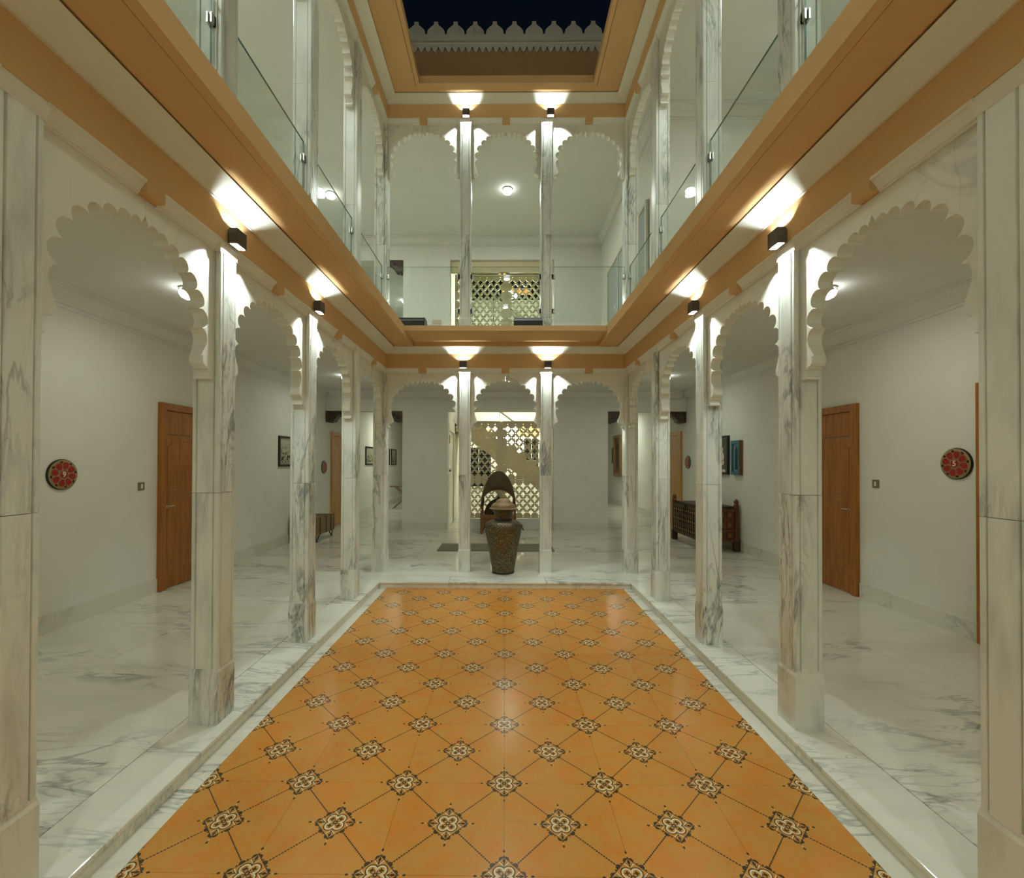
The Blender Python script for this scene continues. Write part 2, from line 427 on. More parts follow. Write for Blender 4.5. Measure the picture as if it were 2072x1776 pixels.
# ---- walls (ground and first floor run through the slab)
struct('wall_left', B(-XW-.2, -XW, Y0, YE, -.02, UZT), 'wall', 'long cream left wall with doors and pictures', 'wall')
struct('wall_right', B(XW, XW+.2, Y0, YE, -.02, UZT), 'wall', 'long cream right wall with doors and pictures', 'wall')
struct('wall_front', B(-XW-.2, XW+.2, Y0-.2, Y0, -.12, UZT), 'wall', 'cream wall behind the viewer', 'wall')
struct('wall_end', B(-XW-.2, XW+.2, YE, YE+.2, -.02, UZT), 'wall', 'far cream end wall of the corridors', 'wall')
PLx0, PLx1, PRx0, PRx1 = -2.42, -1.36, 1.14, 2.41
wb = MB()
T = .22
wb.box(PLx0, PLx1, YB, YB+T, 0, CEIL); wb.box(PRx0, PRx1, YB, YB+T, 0, CEIL)
wb.box(-XW, PLx0, YB, YB+T, 2.785, CEIL); wb.box(PLx1, PRx0, YB, YB+T, 2.785, CEIL); wb.box(PRx1, XW, YB, YB+T, 2.785, CEIL)
struct('wall_back', wb, 'wall', 'cream back wall piers and lintels of the ground floor gallery', 'wall')
wu = MB()
wu.box(PLx0, -1.31, YB, YB+T, UF, UCEIL); wu.box(1.14, 2.25, YB, YB+T, UF, UCEIL)
wu.box(-XW, PLx0, YB, YB+T, 6.34, UCEIL); wu.box(-1.31, 1.14, YB, YB+T, 6.36, UCEIL)
struct('wall_back_upper', wu, 'wall', 'cream back wall of the first floor gallery', 'wall')
wr = MB()   # first floor room closing the right gallery
wr.box(2.25, 2.40, 6.62, 7.0, UF, UCEIL); wr.box(2.25, 2.40, 9.75, YB+T, UF, UCEIL); wr.box(2.25, 2.40, 7.0, 9.75, 5.75, UCEIL)
wr.box(2.40, XW, 6.62, 6.77, UF, UCEIL)
struct('wall_room_upper', wr, 'wall', 'cream wall of the upstairs room behind the right columns', 'wall')
# stairwell and corridor partitions
ws = MB()
for a, b in ((0, CEIL), (UF, UCEIL)): ws.box(PLx0, PLx0+.15, YB+T, YE, a, b)
struct('wall_corridor_left', ws, 'wall', 'cream inner wall of the left corridor beyond the corbels', 'wall')
ws = MB()
for a, b in ((0, CEIL), (UF, UCEIL)): ws.box(PRx1-.15, PRx1, YB+T, YE, a, b)
struct('wall_corridor_right', ws, 'wall', 'cream inner wall of the right corridor beyond the corbels', 'wall')
ws = MB()
ws.box(PLx1-.15, PLx1, YB+T, 10.85, 0, UCEIL); ws.box(PLx1-.15, PLx1, 11.9, 14.6, 0, UCEIL); ws.box(PLx1-.15, PLx1, 10.85, 11.9, 2.36, UCEIL)
struct('wall_stairwell_left', ws, 'wall', 'cream left wall of the stairwell with a white door', 'wall')
struct('wall_stairwell_right', B(PRx0, PRx0+.15, YB+T, 14.6, 0, UCEIL), 'wall', 'cream right wall of the stairwell', 'wall')
struct('wall_stairwell_back', B(PLx1-.15, PRx0+.15, 14.6, 14.75, 0, UCEIL), 'wall', 'cream back wall of the stairwell with dark windows', 'wall')
# ---- slabs and ceilings
cl = MB()
for s in (-1, 1): cl.box(s*1.60, s*(XW+.1), Y0, YE, CEIL, 3.325)
cl.box(-1.60, 1.60, YS+.012, 10.72, CEIL, 3.325); cl.box(-1.60, 1.60, 14.6, YE, CEIL, 3.325); cl.box(-1.60, 1.6, Y0, -1.2, CEIL, 3.325)
struct('ceiling', cl, 'ceil', 'cream ceiling of the ground floor galleries', 'ceiling')
uf = MB()
for s in (-1, 1): uf.box(s*1.58, s*(XW+.1), Y0, YE, 3.325, UF)
uf.box(-1.60, 1.60, YS+.012, 10.72, 3.325, UF); uf.box(-1.60, 1.60, 14.6, YE, 3.325, UF)
struct('floor_upper', uf, 'floor', 'marble floor of the first floor galleries', 'floor')
cu = MB()
for s in (-1, 1): cu.box(s*1.60, s*(XW+.2), Y0, YE, UCEIL, UZT)
cu.box(-1.60, 1.60, YS+.012, YE, UCEIL, UZT); cu.box(-1.6, 1.6, Y0, -1.6, UCEIL, UZT)
struct('ceiling_upper', cu, 'ceil', 'cream ceiling of the first floor galleries', 'ceiling')
# ---- beams and soffits round the court
def ring_beam(n, zb0, zb1, z2, lvl):
    struct('trim_%d' % n, sweepU([off(0, zb0), off(0, zb1), off(-.2, zb1), off(-.2, zb0)]), 'orange', 'flat ochre beam above the %s arches round the court' % lvl, 'beam')
    struct('trim_%d' % (n+1), sweepU([off(-.2, zb1), off(.014, zb1), off(.014, zb1+.006), off(.14, z2), off(-.2, z2)]), 'white', 'pale sloping plaster band above the ochre beam of the %s' % lvl, 'moulding')
ring_beam(5, ZB0, ZB1, Z2, 'ground floor')
ring_beam(7, UB0, UB1, UZ2, 'first floor')
so = MB()
for s in (-1, 1):
    so.box(s*1.577, s*1.366, Y0, YS, Z2+.004, Z2+.03); so.box(s*1.577, s*1.305, Y0, YS, Z2+.028, UF)
    so.box(s*1.358, s*1.3045, Y0, YS, Z2-.003, Z2+.030)
    so.box(s*1.60, s*1.57, Y0, YS, Z2+.016, UF)
so.box(-1.31, 1.31, 5.748, YS, 3.288, UF); so.box(-1.31, 1.31, YS-.017, YS, Z2+.002, 3.29)
so.box(-1.60, 1.60, YS-.002, YS+.02, Z2+.016, UF)
struct('trim_9', so, 'orange', 'ochre balcony edge with flat soffit at first floor level', 'balcony edge')
ya, yb_ = YS-.012, YS+.02
struct('trim_10', sweepU([(1.575, ya, UZ2+.004), (1.268, 6.206, UZ2+.004), (1.268, 6.206, UZ2+.018), (1.260, 6.198, UZ2+.018), (1.260, 6.198, UZ2-.003), (1.210, 6.15, UZ2-.003), (1.210, 6.15, UZT), (1.6, yb_, UZT), (1.6, yb_, UZ2+.012), (1.575, ya, UZ2+.012)]), 'orange', 'ochre roof edge round the open night sky', 'roof edge')
# ---- cornice pieces with ochre blocks, one thing per side and level
def cornice(n, label, zb, runs):
    t = thing('trim_%d' % n, (0, 0, 0), label=label, cat='cornice', kind='structure')
    prof = [(.0, 0), (.0, -.012), (-.012, -.018), (-.036, -.052), (-.036, -.060), (-.044, -.062), (-.044, -.070), (-.1, -.070), (-.1, 0)]
    for (ax, c, a, b) in runs:     # ax 'L','R','B'
        mid = (a+b)/2; hb = .056
        for p, q in ((a+.079, mid-hb), (mid+hb, b-.079)):
            mb = MB()
            if ax == 'B': mb.loft([[(h, YBM-e, zb+z) for e, z in prof] for h in (p, q)])
            else:
                s = -1 if ax == 'L' else 1
                mb.loft([[(s*(XB-e), h, zb+z) for e, z in prof] for h in (p, q)])
            mb.build('cornice_piece', 'white', t)
        if ax == 'B': B(mid-hb+.001, mid+hb-.001, YBM-.001, YBM+.09, zb-.062, zb).build('block', 'orange', t)
        else:
            s = -1 if ax == 'L' else 1
            B(s*(XB-.001), s*(XB+.09), mid-hb+.001, mid+hb-.001, zb-.062, zb).build('block', 'orange', t)
bays = list(zip(CY[1:], CY[:-1])) + [(.36, CY[-1])]
bxs = [(-CX, -BX), (-BX, BX), (BX, CX)]
for k, (zb, lv) in enumerate(((ZB0, 'ground floor'), (UB0, 'first floor'))):
    cornice(11+3*k, 'white cornice with ochre blocks over the left %s arches' % lv, zb, [('L', 0, a, b) for a, b in bays])
    cornice(12+3*k, 'white cornice with ochre blocks over the right %s arches' % lv, zb, [('R', 0, a, b) for a, b in bays])
    cornice(13+3*k, 'white cornice with ochre blocks over the far %s arches' % lv, zb, [('B', 0, a, b) for a, b in bxs])
# ---- crown mouldings and skirtings
crown_prof = [(0, -.205), (.012, -.205), (.012, -.192), (.004, -.190), (.004, -.165), (.016, -.163), (.016, -.150), (.030, -.120), (.075, -.060), (.082, -.042), (.100, -.040), (.100, -.026), (.122, -.022), (.122, 0), (0, 0)]
def crown(n, label, z, segs):
    mb = MB()
    for (kind, c, a, b) in segs:
        if kind == 'x+': mb.loft([[(c+o, h, z+q) for o, q in crown_prof] for h in (a, b)])
        if kind == 'x-': mb.loft([[(c-o, h, z+q) for o, q in crown_prof] for h in (a, b)])
        if kind == 'y-': mb.loft([[(h, c-o, z+q) for o, q in crown_prof] for h in (a, b)])
    struct('trim_%d' % n, mb, 'ceil', label, 'crown moulding')
crown(17, 'cream crown moulding round the ground floor gallery ceiling', CEIL, [('x+', -XW, Y0, YB), ('x-', XW, Y0, YB), ('y-', YB, -XW+.1, XW-.1)])
crown(18, 'cream crown moulding round the first floor gallery ceiling', UCEIL, [('x+', -XW, Y0, YB), ('y-', YB, -XW+.1, 2.2), ('x-', 2.25, 6.62, YB), ('y-', 6.62, 2.2, XW-.1), ('x-', XW, Y0, 6.62)])
def skirting(name, label, runs):
    t = thing(name, label=label, cat='skirting', kind='structure')
    for (ax, c, a, b) in runs:
        n = max(1, round((b-a)/.62)); h = .168; th = .016
        for i in range(n):
            p = a+(b-a)*i/n; q = a+(b-a)*(i+1)/n; m = (p+q)/2; hl = (q-p)/2-.0008
            if ax == 'x+': B(0, th, -hl, hl, 0, h).build('skirting_tile', 'skirt', t, loc=(c, m, 0))
            elif ax == 'x-': B(-th, 0, -hl, hl, 0, h).build('skirting_tile', 'skirt', t, loc=(c, m, 0))
            else: B(-hl, hl, -th, 0, 0, h).build('skirting_tile', 'skirt', t, loc=(m, c, 0))
skirting('baseboard_left', 'pale marble skirting tiles along the left wall', [('x+', -XW, Y0, 5.41), ('x+', -XW, 6.52, 10.80), ('x+', -XW, 11.85, YE)])
skirting('baseboard_right', 'pale marble skirting tiles along the right wall', [('x-', XW, Y0, 2.93), ('x-', XW, 4.03, 5.38), ('x-', XW, 6.48, 10.72), ('x-', XW, 11.78, YE)])
skirting('baseboard_back', 'pale marble skirting tiles on the back wall piers', [('y', YB, PLx0, PLx1), ('y', YB, PRx0, PRx1)])

# ================================================================== COLUMNS
def colsec(h):
    w = h*.56; q = [(h, -w), (h, w), (h-.010, w+.003), (h-.010, w+.008), (h-.001, w+.011), (h-.001, h-.008), (h-.008, h-.001), (w+.011, h-.001), (w+.008, h-.010), (w+.003, h-.010)]
    pts = []
    for k in range(4):
        c, s = [(1, 0), (0, 1), (-1, 0), (0, -1)][k]
        pts += [(c*x - s*y, s*x + c*y) for x, y in q]
    return pts
def sq(h): return [(-h, -h), (h, -h), (h, h), (-h, h)]
def column(x, y, z0, z1, joint, h, label, group):
    t = thing('marble_column', (x, y, z0), label=label, cat='column', group=group)
    H = z1-z0; J = joint-z0; P = colsec(h)
    pl = MB(); hh = h+.0025
    pl.loft([[(a, b, z) for a, b in sq(r)] for r, z in ((hh, 0), (hh, .315), (hh-.007, .35))])
    pl.build('plinth', 'col', t)
    MB().loft([[(a, b, z) for a, b in P] for z in (.34, J-.0012)]).build('lower_shaft', 'col', t)
    MB().loft([[(a, b, z) for a, b in P] for z in (J+.0012, H-.071)]).build('upper_shaft', 'col', t)
    cp = MB(); cp.loft([[(a, b, H+z) for a, b in sq(r)] for r, z in ((h+.001, -.071), (h+.002, -.050), (h+.0095, -.016), (h+.0095, -.0008))])
    cp.build('capital', 'white', t)
    return t
ORD = ['fourth', 'third', 'second', 'first']
for s, side in ((-1, 'left'), (1, 'right')):
    for k in range(1, 5):
        column(s*CX, CY[k], 0, ZB0, 1.405, .084, 'square white marble column, %s from the viewer on the %s of the ground floor court' % (ORD[k-1], side), 'ground floor columns')
        column(s*CX, CY[k], UF, UB0, 4.97 if k != 1 else 4.6, .084, 'square white marble column, %s from the viewer on the %s of the first floor' % (ORD[k-1], side), 'first floor columns')
    column(s*CX, CY[0], 0, ZB0, 1.405, .094, 'marble corner column at the far %s corner of the ground floor court' % side, 'ground floor columns')
    column(s*CX, CY[0], UF, UB0, 4.75, .094, 'marble corner column at the far %s corner of the first floor' % side, 'first floor columns')
    sd = 'left' if s < 0 else 'right'
    column(s*BX, CY[0], 0, ZB0, 1.405, .084, 'marble column just %s of the brass urn at the far end' % sd, 'ground floor columns')
    column(s*BX, CY[0], UF, UB0, 4.9, .084, 'marble column on the %s of the middle arch upstairs at the far end' % sd, 'first floor columns')

# ================================================================== CUSPED ARCHES
def arch_contour(H):
    k = H/.52
    def arc(A, Bp, d, n=8):
        ax, az = A; bx, bz = Bp; mx, mz = (ax+bx)/2, (az+bz)/2
        cx, cz = (bx-ax)/2, (bz-az)/2; L = math.hypot(cx, cz)
        nx, nz = -cz/L, cx/L
        if nx*(mx) + nz*(mz-.15) < 0: nx, nz = -nx, -nz
        return [(mx - cx*math.cos(t) + nx*d*math.sin(t), mz - cz*math.cos(t) + nz*d*math.sin(t)) for t in [PI*i/n for i in range(1, n)]]
    pts = [(-.52, 0), (-.462, 0), (-.463, .012), (-.476, .022), (-.482, .036), (-.474, .054), (-.456, .060), (-.454, .070),
           (-.436, .074), (-.424, .086), (-.421, .104), (-.427, .130), (-.441, .165), (-.453, .200), (-.457, .232), (-.450, .262), (-.434, .280), (-.414, .288)]
    cus = [(-.414, .288), (-.402, .398), (-.352, .490), (-.290, .562), (-.222, .610), (-.150, .640), (-.080, .658), (-.022, .667)]
    for A, Bp in zip(cus, cus[1:]):
        L = math.hypot(Bp[0]-A[0], Bp[1]-A[1])
        pts += arc(A, Bp, L*.50) + [Bp]
    pts += [(-.018, .682), (-.008, .696), (0, .716)]
    return [(x*k, z) for x, z in pts]
def arch_half_mesh(H, T, th=.085):
    C = arch_contour(H); poly = C + [(0, T), (-H, T)]
    mb = MB(); mb.prism([(x, z) for x, z in poly], 'y', -th/2, th/2)
    return mb
arch_cache = {}
def arch(loc, rotz, half, label, group):
    t = thing('cusped_arch', loc, rotz, label, 'arch', group)
    key = round(half, 3)
    if key not in arch_cache:
        a = arch_half_mesh(half, .795)
        o1 = a.build('arch_half', 'arch', t)
        b = MB(); b.v = [(-x, y, z) for x, y, z in a.v]; b.f = a.f
        o2 = b.build('arch_half', 'arch', t)
        arch_cache[key] = (o1.data, o2.data)
    else:
        for me in arch_cache[key]:
            o = bpy.data.objects.new('arch_half', me); COL.objects.link(o); o.parent = t
    for c in t.children: c.location.x = (-.0006 if c.data == arch_cache[key][0] else .0006)
    return t
DEPTH = .86
for zb, lv in ((ZB0, 'ground floor'), (UB0, 'first floor')):
    for s, side in ((-1, 'left'), (1, 'right')):
        for k, (a, b) in enumerate(zip(CY[1:], CY[:-1])):
            arch((s*CX, (a+b)/2, zb-DEPTH), PI/2, (b-a)/2-.072, 'cusped white marble arch, %s bay from the viewer on the %s of the %s' % (ORD[k], side, lv), 'cusped arches')
    for (a, b), nm in zip(bxs, ('left', 'middle', 'right')):
        arch(((a+b)/2, CY[0], zb-DEPTH), 0, (b-a)/2-.074, 'cusped white marble arch, %s bay at the far end of the %s' % (nm, lv), 'cusped arches')

# ================================================================== UP AND DOWN LAMPS
def spot(parent, loc, down, w):
    L = bpy.data.lights.new('bulb', 'SPOT'); L.energy = w; L.color = SPOT_COL; L.spot_size = math.radians(172); L.spot_blend = .05; L.shadow_soft_size = .006
    o = bpy.data.objects.new('bulb', L); COL.objects.link(o); o.parent = parent; o.location = loc
    o.rotation_euler = (0, 0, 0) if down else (PI, 0, 0)
def wall_lamp(loc, rotz, label, k=1.0):
    t = thing('wall_lamp', loc, rotz, label, 'wall lamp', 'up and down lamps on the ochre beams')
    B(-.036, .036, -.014, 0, -.040, .044).build('bracket', 'lamp', t)
    hs = MB()
    hs.box(-.050, .050, -.068, -.063, -.048, .048).box(-.050, .050, -.019, -.014, -.048, .048)
    hs.box(-.050, -.045, -.063, -.019, -.048, .048).box(.045, .050, -.063, -.019, -.048, .048)
    hs.build('housing', 'lamp', t)
    B(-.045, .045, -.063, -.019, -.004, -.0005).build('lens', 'lens', t)
    B(-.045, .045, -.063, -.019, .0005, .004).build('lens', 'lens', t)
    spot(t, (0, -.041, -.012), True, SPOT_W*k*2.9); spot(t, (0, -.041, .012), False, SPOT_W*k*.6)
ZL = 2.993
for s, side, rz in ((-1, 'left', LEFT), (1, 'right', RIGHT)):
    wall_lamp((s*XB, CY[3], ZL), rz, 'dark box lamp nearest the viewer on the %s ochre beam' % side)
    wall_lamp((s*XB, CY[2], ZL), rz, 'dark box lamp second from the viewer on the %s ochre beam' % side)
    wall_lamp((s*(BX+.02), YBM, ZL), BACK, 'dark box lamp on the %s of the far ground floor beam' % side)
    wall_lamp((s*XB, CY[3], ZL+3.645), rz, 'added unseen box lamp above the frame on the %s first floor beam, nearer one' % side)  # upper side lamps out of view, added for more light in the court
    wall_lamp((s*XB, CY[2], ZL+3.645), rz, 'added unseen box lamp above the frame on the %s first floor beam, further one' % side)
    wall_lamp((s*(BX+.02)+.03, YBM, ZL+3.645), BACK, 'dark box lamp on the %s of the far first floor beam' % side)

# ================================================================== CEILING LAMPS
def ceiling_lamp(x, y, z, label, power=GALLERY_W):
    t = thing('ceiling_lamp', (x, y, z), 0, label, 'ceiling lamp', 'round ceiling lamps')
    MB().lathe([(.088, 0), (.092, -.006), (.092, -.022), (.080, -.028)], 32).build('base', 'steel', t, True)
    MB().lathe([(.080, -.024), (.090, -.040), (.088, -.062), (.074, -.084), (.045, -.100), (.006, -.106)], 32).build('dome', 'dome', t, True)
    MB().lathe([(.006, -.104), (.006, -.112), (.002, -.114)], 10).build('finial', 'steel', t, True)
    L = bpy.data.lights.new('bulb', 'AREA'); L.shape = 'DISK'; L.size = .17; L.energy = power; L.color = UPPER_COL if z > 5 else LAMP_COL
    o = bpy.data.objects.new('bulb', L); COL.objects.link(o); o.parent = t; o.location = (0, 0, -.125)
for s, side in ((-1, 'left'), (1, 'right')):
    ceiling_lamp(s*3.05, 4.28, CEIL, 'round white ceiling lamp in the middle of the %s ground floor gallery' % side)
    ceiling_lamp(s*3.08, 8.62, CEIL, 'round white ceiling lamp at the far corner of the %s ground floor gallery' % side)
    ceiling_lamp(s*3.05, 0.10, CEIL, 'round white ceiling lamp beside the viewer in the %s ground floor gallery' % side)
    ceiling_lamp(s*3.3, 14.6, CEIL, 'round white ceiling lamp in the %s ground floor corridor beyond the corbels' % side, GALLERY_W*3)
    ceiling_lamp(s*3.1, 4.28, UCEIL, 'round white ceiling lamp in the middle of the %s first floor gallery' % side, UPPER_W)
    ceiling_lamp(s*3.1, 0.1, UCEIL, 'round white ceiling lamp beside the viewer in the %s first floor gallery' % side, UPPER_W)
ceiling_lamp(.0, -1.9, CEIL, 'added round white ceiling lamp, unseen behind the viewer on the ground floor', 19)  # this pair is added behind the viewer to light the columns from the front
ceiling_lamp(.0, -2.0, UCEIL, 'added round white ceiling lamp, unseen behind the viewer on the first floor', 19)
ceiling_lamp(.06, 8.66, CEIL, 'round white ceiling lamp behind the middle ground floor arch')
ceiling_lamp(.03, 8.62, UCEIL, 'round white ceiling lamp behind the middle first floor arch', UPPER_W)
ceiling_lamp(-3.46, 8.75, UCEIL, 'round white ceiling lamp at the far end of the left first floor gallery', UPPER_W)
ceiling_lamp(-3.3, 14.6, UCEIL, 'round white ceiling lamp in the upstairs corridor beyond the corbel', UPPER_W)

# ================================================================== GLASS RAILINGS
def rail(loc, rotz, half, label):
    t = thing('glass_railing', loc, rotz, label, 'glass railing', 'glass railing panels of the first floor')
    B(-half, half, -.006, .006, .275, 1.078).build('pane', 'glassclear', t)
    ed = B(-half, half, -.0062, .0062, 1.078, 1.0795); ed.box(-half-.0012, -half, -.0062, .0062, .275, 1.0795); ed.box(half, half+.0012, -.0062, .0062, .275, 1.0795); ed.build('glass_edge', 'glassedge', t)
    for sx in (-1, 1):
        for z in (.40, .90):
            c = MB(); c.box(sx*(half-.022), sx*(half+.022), -.018, -.0065, z, z+.062); c.box(sx*(half-.022), sx*(half+.022), .0065, .018, z, z+.062); c.box(sx*(half+.004), sx*(half+.022), -.018, .018, z, z+.062)
            o = c.build('clamp', 'steel', t)
for s, side in ((-1, 'left'), (1, 'right')):
    for k, (a, b) in enumerate(zip(CY[1:], CY[:-1])):
        rail((s*1.80, (a+b)/2, UF), PI/2, (b-a)/2-.10, 'clear glass railing panel, %s bay from the viewer on the %s of the first floor' % (ORD[k], side))
for (a, b), nm in zip(bxs, ('left', 'middle', 'right')):
    rail(((a+b)/2, 6.485, UF), 0, (b-a)/2-.105, 'clear glass railing panel in the %s bay at the far end of the first floor' % nm)

# ================================================================== ROOF PARAPET
YP = 7.2
pp = thing('roof_parapet', (0, YP, UZT), 0, 'terracotta roof parapet topped with white onion shaped merlons under the night sky', 'parapet')
B(-3.2, 3.2, 0, .22, 0, 8.287-UZT).build('wall', 'terra', pp)
zt = 8.287-UZT
B(-3.2, 3.2, -.07, .22, zt+.085, zt+.135).build('ledge', 'white', pp)
B(-3.2, 3.2, -.035, -.001, zt+.05, zt+.085).build('band', 'white', pp)
n = 58; w = 6.4/n
petal = None
for i in range(n):
    x = -3.2 + w*(i+.5)
    if petal is None:
        pol = [(-w/2, .065), (-w/2, .02), (-w*.40, 0), (-w*.30, -.035), (-w*.16, -.062), (0, -.078), (w*.16, -.062), (w*.30, -.035), (w*.40, 0), (w/2, .02), (w/2, .065)]
        pm = MB(); pm.prism(pol, 'y', -.028, -.001); o = pm.build('scallop', 'white', pp); petal = o.data
    else:
        o = bpy.data.objects.new('scallop', petal); COL.objects.link(o); o.parent = pp
    o.location = (x, 0, zt+.01)
B(-3.2, 3.2, .02, .16, zt+.135, zt+.272).build('base_course', 'white', pp)
mo = (1.419+1.47)/9; mer = None; post = None; recess = None
for i in range(-4, 15):
    x = -1.47 + mo*i - .004
    hw = mo*.455
    if mer is None:
        half = [(0.0, .287), (.034, .286), (.032, .248), (.050, .222), (.090, .192), (.122, .162), (.138, .135), (.144, .105), (.144, 0)]
        pol = [(-a, b) for a, b in half[::-1]] + half[1:]
        o = MB().prism(pol, 'y', .04, .13).build('merlon', 'arch', pp); mer = o.data
    else:
        o = bpy.data.objects.new('merlon', mer); COL.objects.link(o); o.parent = pp
    o.location = (x, 0, zt+.215)
    if post is None:
        o = MB().loft([[(a*r, .085+b*r, z) for a, b in [(-1, -1), (1, -1), (1, 1), (-1, 1)]] for r, z in ((.012, 0), (.012, .045), (.016, .055), (.013, .075), (.002, .105))]).build('post', 'arch', pp); post = o.data
    else:
        o = bpy.data.objects.new('post', post); COL.objects.link(o); o.parent = pp
    o.location = (x+mo/2, 0, zt+.235)
    if recess is None:
        o = B(-.026, .026, .012, .022, .005, .045).build('drain', 'black', pp); recess = o.data
    else:
        o = bpy.data.objects.new('drain', recess); COL.objects.link(o); o.parent = pp
    o.location = (x+mo/2, 0, zt+.135)

# ================================================================== DOORS
def door(n, loc, rotz, label, w=1.08, h=2.315, mat='door', handle=1, group=None):
    t = thing('door_%d' % n, loc, rotz, label, 'door', group, 'structure')
    fw = .085
    fr = MB(); fr.box(-w/2, -w/2+fw, -.05, .0, 0, h).box(w/2-fw, w/2, -.05, 0, 0, h).box(-w/2+fw, w/2-fw, -.05, 0, h-fw, h)
    fr.build('frame', mat, t)
    iw = w/2-fw
    B(-iw, iw, -.022, 0, h-fw-.30, h-fw-.004).build('transom', mat, t)
    lf = B(-iw+.003, iw-.003, -.018, 0, .012, h-fw-.312).build('leaf', mat, t)
    top = h-fw-.312
    # raised field with notched corners
    a, z0, z1, c = iw-.06, .30, top-.07, .07
    pol = [(-a+c, z0), (a-c, z0), (a-c*.9, z0+c*.75), (a-c*.25, z0+c), (a, z0+c), (a, z1-c), (a-c*.25, z1-c), (a-c*.9, z1-c*.75), (a-c, z1), (-a+c, z1), (-a+c*.9, z1-c*.75), (-a+c*.25, z1-c), (-a, z1-c), (-a, z0+c), (-a+c*.25, z0+c), (-a+c*.9, z0+c*.75)]
    bd = MB()
    for p, q in zip(pol, pol[1:]+pol[:1]): bd.tube([(p[0], -.018, p[1]), (q[0], -.018, q[1])], .006, 6)
    bd.build('bead', mat, lf)
    for k in range(4):
        z = 1.08 + k*.05
        MB().tube([(-a, -.018, z), (a, -.018, z)], .005, 6).build('reed', mat, lf)
    B(-iw+.003, iw-.003, -.024, -.018, .012, .22).build('kick_rail', mat, lf)
    hx = handle*(iw-.05)
    hd = MB(); hd.lathe([(.018, 0), (.018, .008)], 14, (hx, -.018, 1.03), 'y'); hd.tube([(hx, -.02, 1.03), (hx, -.046, 1.03), (hx-handle*.03, -.05, 1.03), (hx-handle*.085, -.048, 1.03)], .007, 8)
    hd.build('handle', 'steel', lf)
    return t
door(1, (-XW, 5.415+.54, 0), LEFT, 'brown wooden door in the left wall beside the number nine plaque', handle=-1)
door(2, (XW, 5.388+.54, 0), RIGHT, 'brown wooden door in the right wall beside the light switch', handle=1)
door(3, (XW, 4.02-.54, 0), RIGHT, 'brown wooden door at the far right, mostly hidden by the nearest right column', handle=-1)
door(4, (-XW, 10.815+.52, 0), LEFT, 'pale wooden door at the far end of the left wall', w=1.04, mat='lightdoor', handle=1)
door(5, (XW, 10.735+.52, 0), RIGHT, 'pale wooden door at the far end of the right wall behind the carved chest', w=1.04, h=2.35, mat='lightdoor', handle=-1)
# white door standing in the stairwell side opening
wd = thing('door_6', (PLx1, 11.375, 0), LEFT, 'narrow white door seen between the left pier and the urn column', 'door', None, 'structure')
B(-.522, .522, .03, .07, .01, 2.35).build('leaf', 'plastic', wd)
MB().tube([(-.50, .025, 1.37), (.10, .025, 1.37)], .010, 8).build('bolt', 'black', wd)
MB().lathe([(.02, 0), (.02, .03)], 12, (-.25, .03, 1.37), 'y').build('knob', 'black', wd)
B(-.40, -.33, .0, .03, 2.05, 2.25).build('closer', 'brass', wd)

# ================================================================== ROUND ROOM PLAQUES
def text_mesh(txt, size, ext):
    cu = bpy.data.curves.new('digit', 'FONT'); cu.body = txt; cu.size = size; cu.extrude = ext; cu.align_x = 'CENTER'; cu.align_y = 'CENTER'; cu.offset = size*.02
    o = bpy.data.objects.new('digit', cu); COL.objects.link(o)
    bpy.context.view_layer.update()
    me = bpy.data.meshes.new_from_object(o.evaluated_get(bpy.context.evaluated_depsgraph_get()))
    bpy.data.objects.remove(o); bpy.data.curves.remove(cu)
    return me
def plaque(loc, rotz, r, label, digit=None):
    t = thing('room_plaque', loc, rotz, label, 'plaque', 'red flower room plaques')
    MB().lathe([(r, 0), (r, .014), (r*.985, .017)], 48, axis='y').build('backing', 'frameblk', t, True)
    MB().lathe([(r*.955, .014), (r*.955, .020), (r*.93, .022)], 48, axis='y').build('face', 'goldpaint', t, True)
    k = r/.147
    for i in range(8):
        a = 2*PI*(i+.22)/8 + PI/8
        c, s = math.cos(a), math.sin(a)
        pol = []
        for j in range(14):
            th = 2*PI*j/14; u = .038*math.cos(th); v = .0315*math.sin(th)*(1+.28*math.cos(th))
            pol.append((.083*k*c + k*(u*c - v*s), .083*k*s + k*(u*s + v*c)))
        MB().prism(pol, 'y', -.022, -.0245).build('petal', 'red', t)
        rim = MB(); P3 = [(x, -.0245, z) for x, z in pol]; rim.tube(P3+[P3[0]], .0022*k, 5); rim.build('petal_rim', 'goldpaint', t)
        a2 = a + PI/8; c, s = math.cos(a2), math.sin(a2); pol = []
        for j in range(8):
            th = 2*PI*j/8; u = .012*math.cos(th); v = .014*math.sin(th)
            pol.append((0.119*k*c + k*(u*c-v*s), 0.119*k*s + k*(u*s+v*c)))
        MB().prism(pol, 'y', -.022, -.0245).build('bud', 'darkred', t)
    MB().lathe([(.041*k, .022), (.041*k, .027)], 28, axis='y').build('hub_rim', 'goldpaint', t, True)
    MB().lathe([(.036*k, .026), (.036*k, .0285)], 28, axis='y').build('hub', 'red', t, True)
    if digit:
        me = text_mesh(digit, .074*k, .001); me.materials.append(M['digit'])
        o = bpy.data.objects.new('digit', me); COL.objects.link(o); o.parent = t
        o.location = (0, -.0300, 0); o.rotation_euler = (PI/2, 0, 0); o['label'] = 'cream numeral %s' % digit
plaque((-XW, 4.236, 1.464), LEFT, .147, 'round red flower plaque with number 9 on the left wall', '9')
plaque((XW, 4.232, 1.594), RIGHT, .147, 'round red flower plaque with number 5 on the right wall', '5')
plaque((-XW, 10.42, 1.46), LEFT, .15, 'small distant red flower plaque beside the pale left door')
plaque((XW, 10.40, 1.60), RIGHT, .15, 'small distant red flower plaque beside the pale right door')
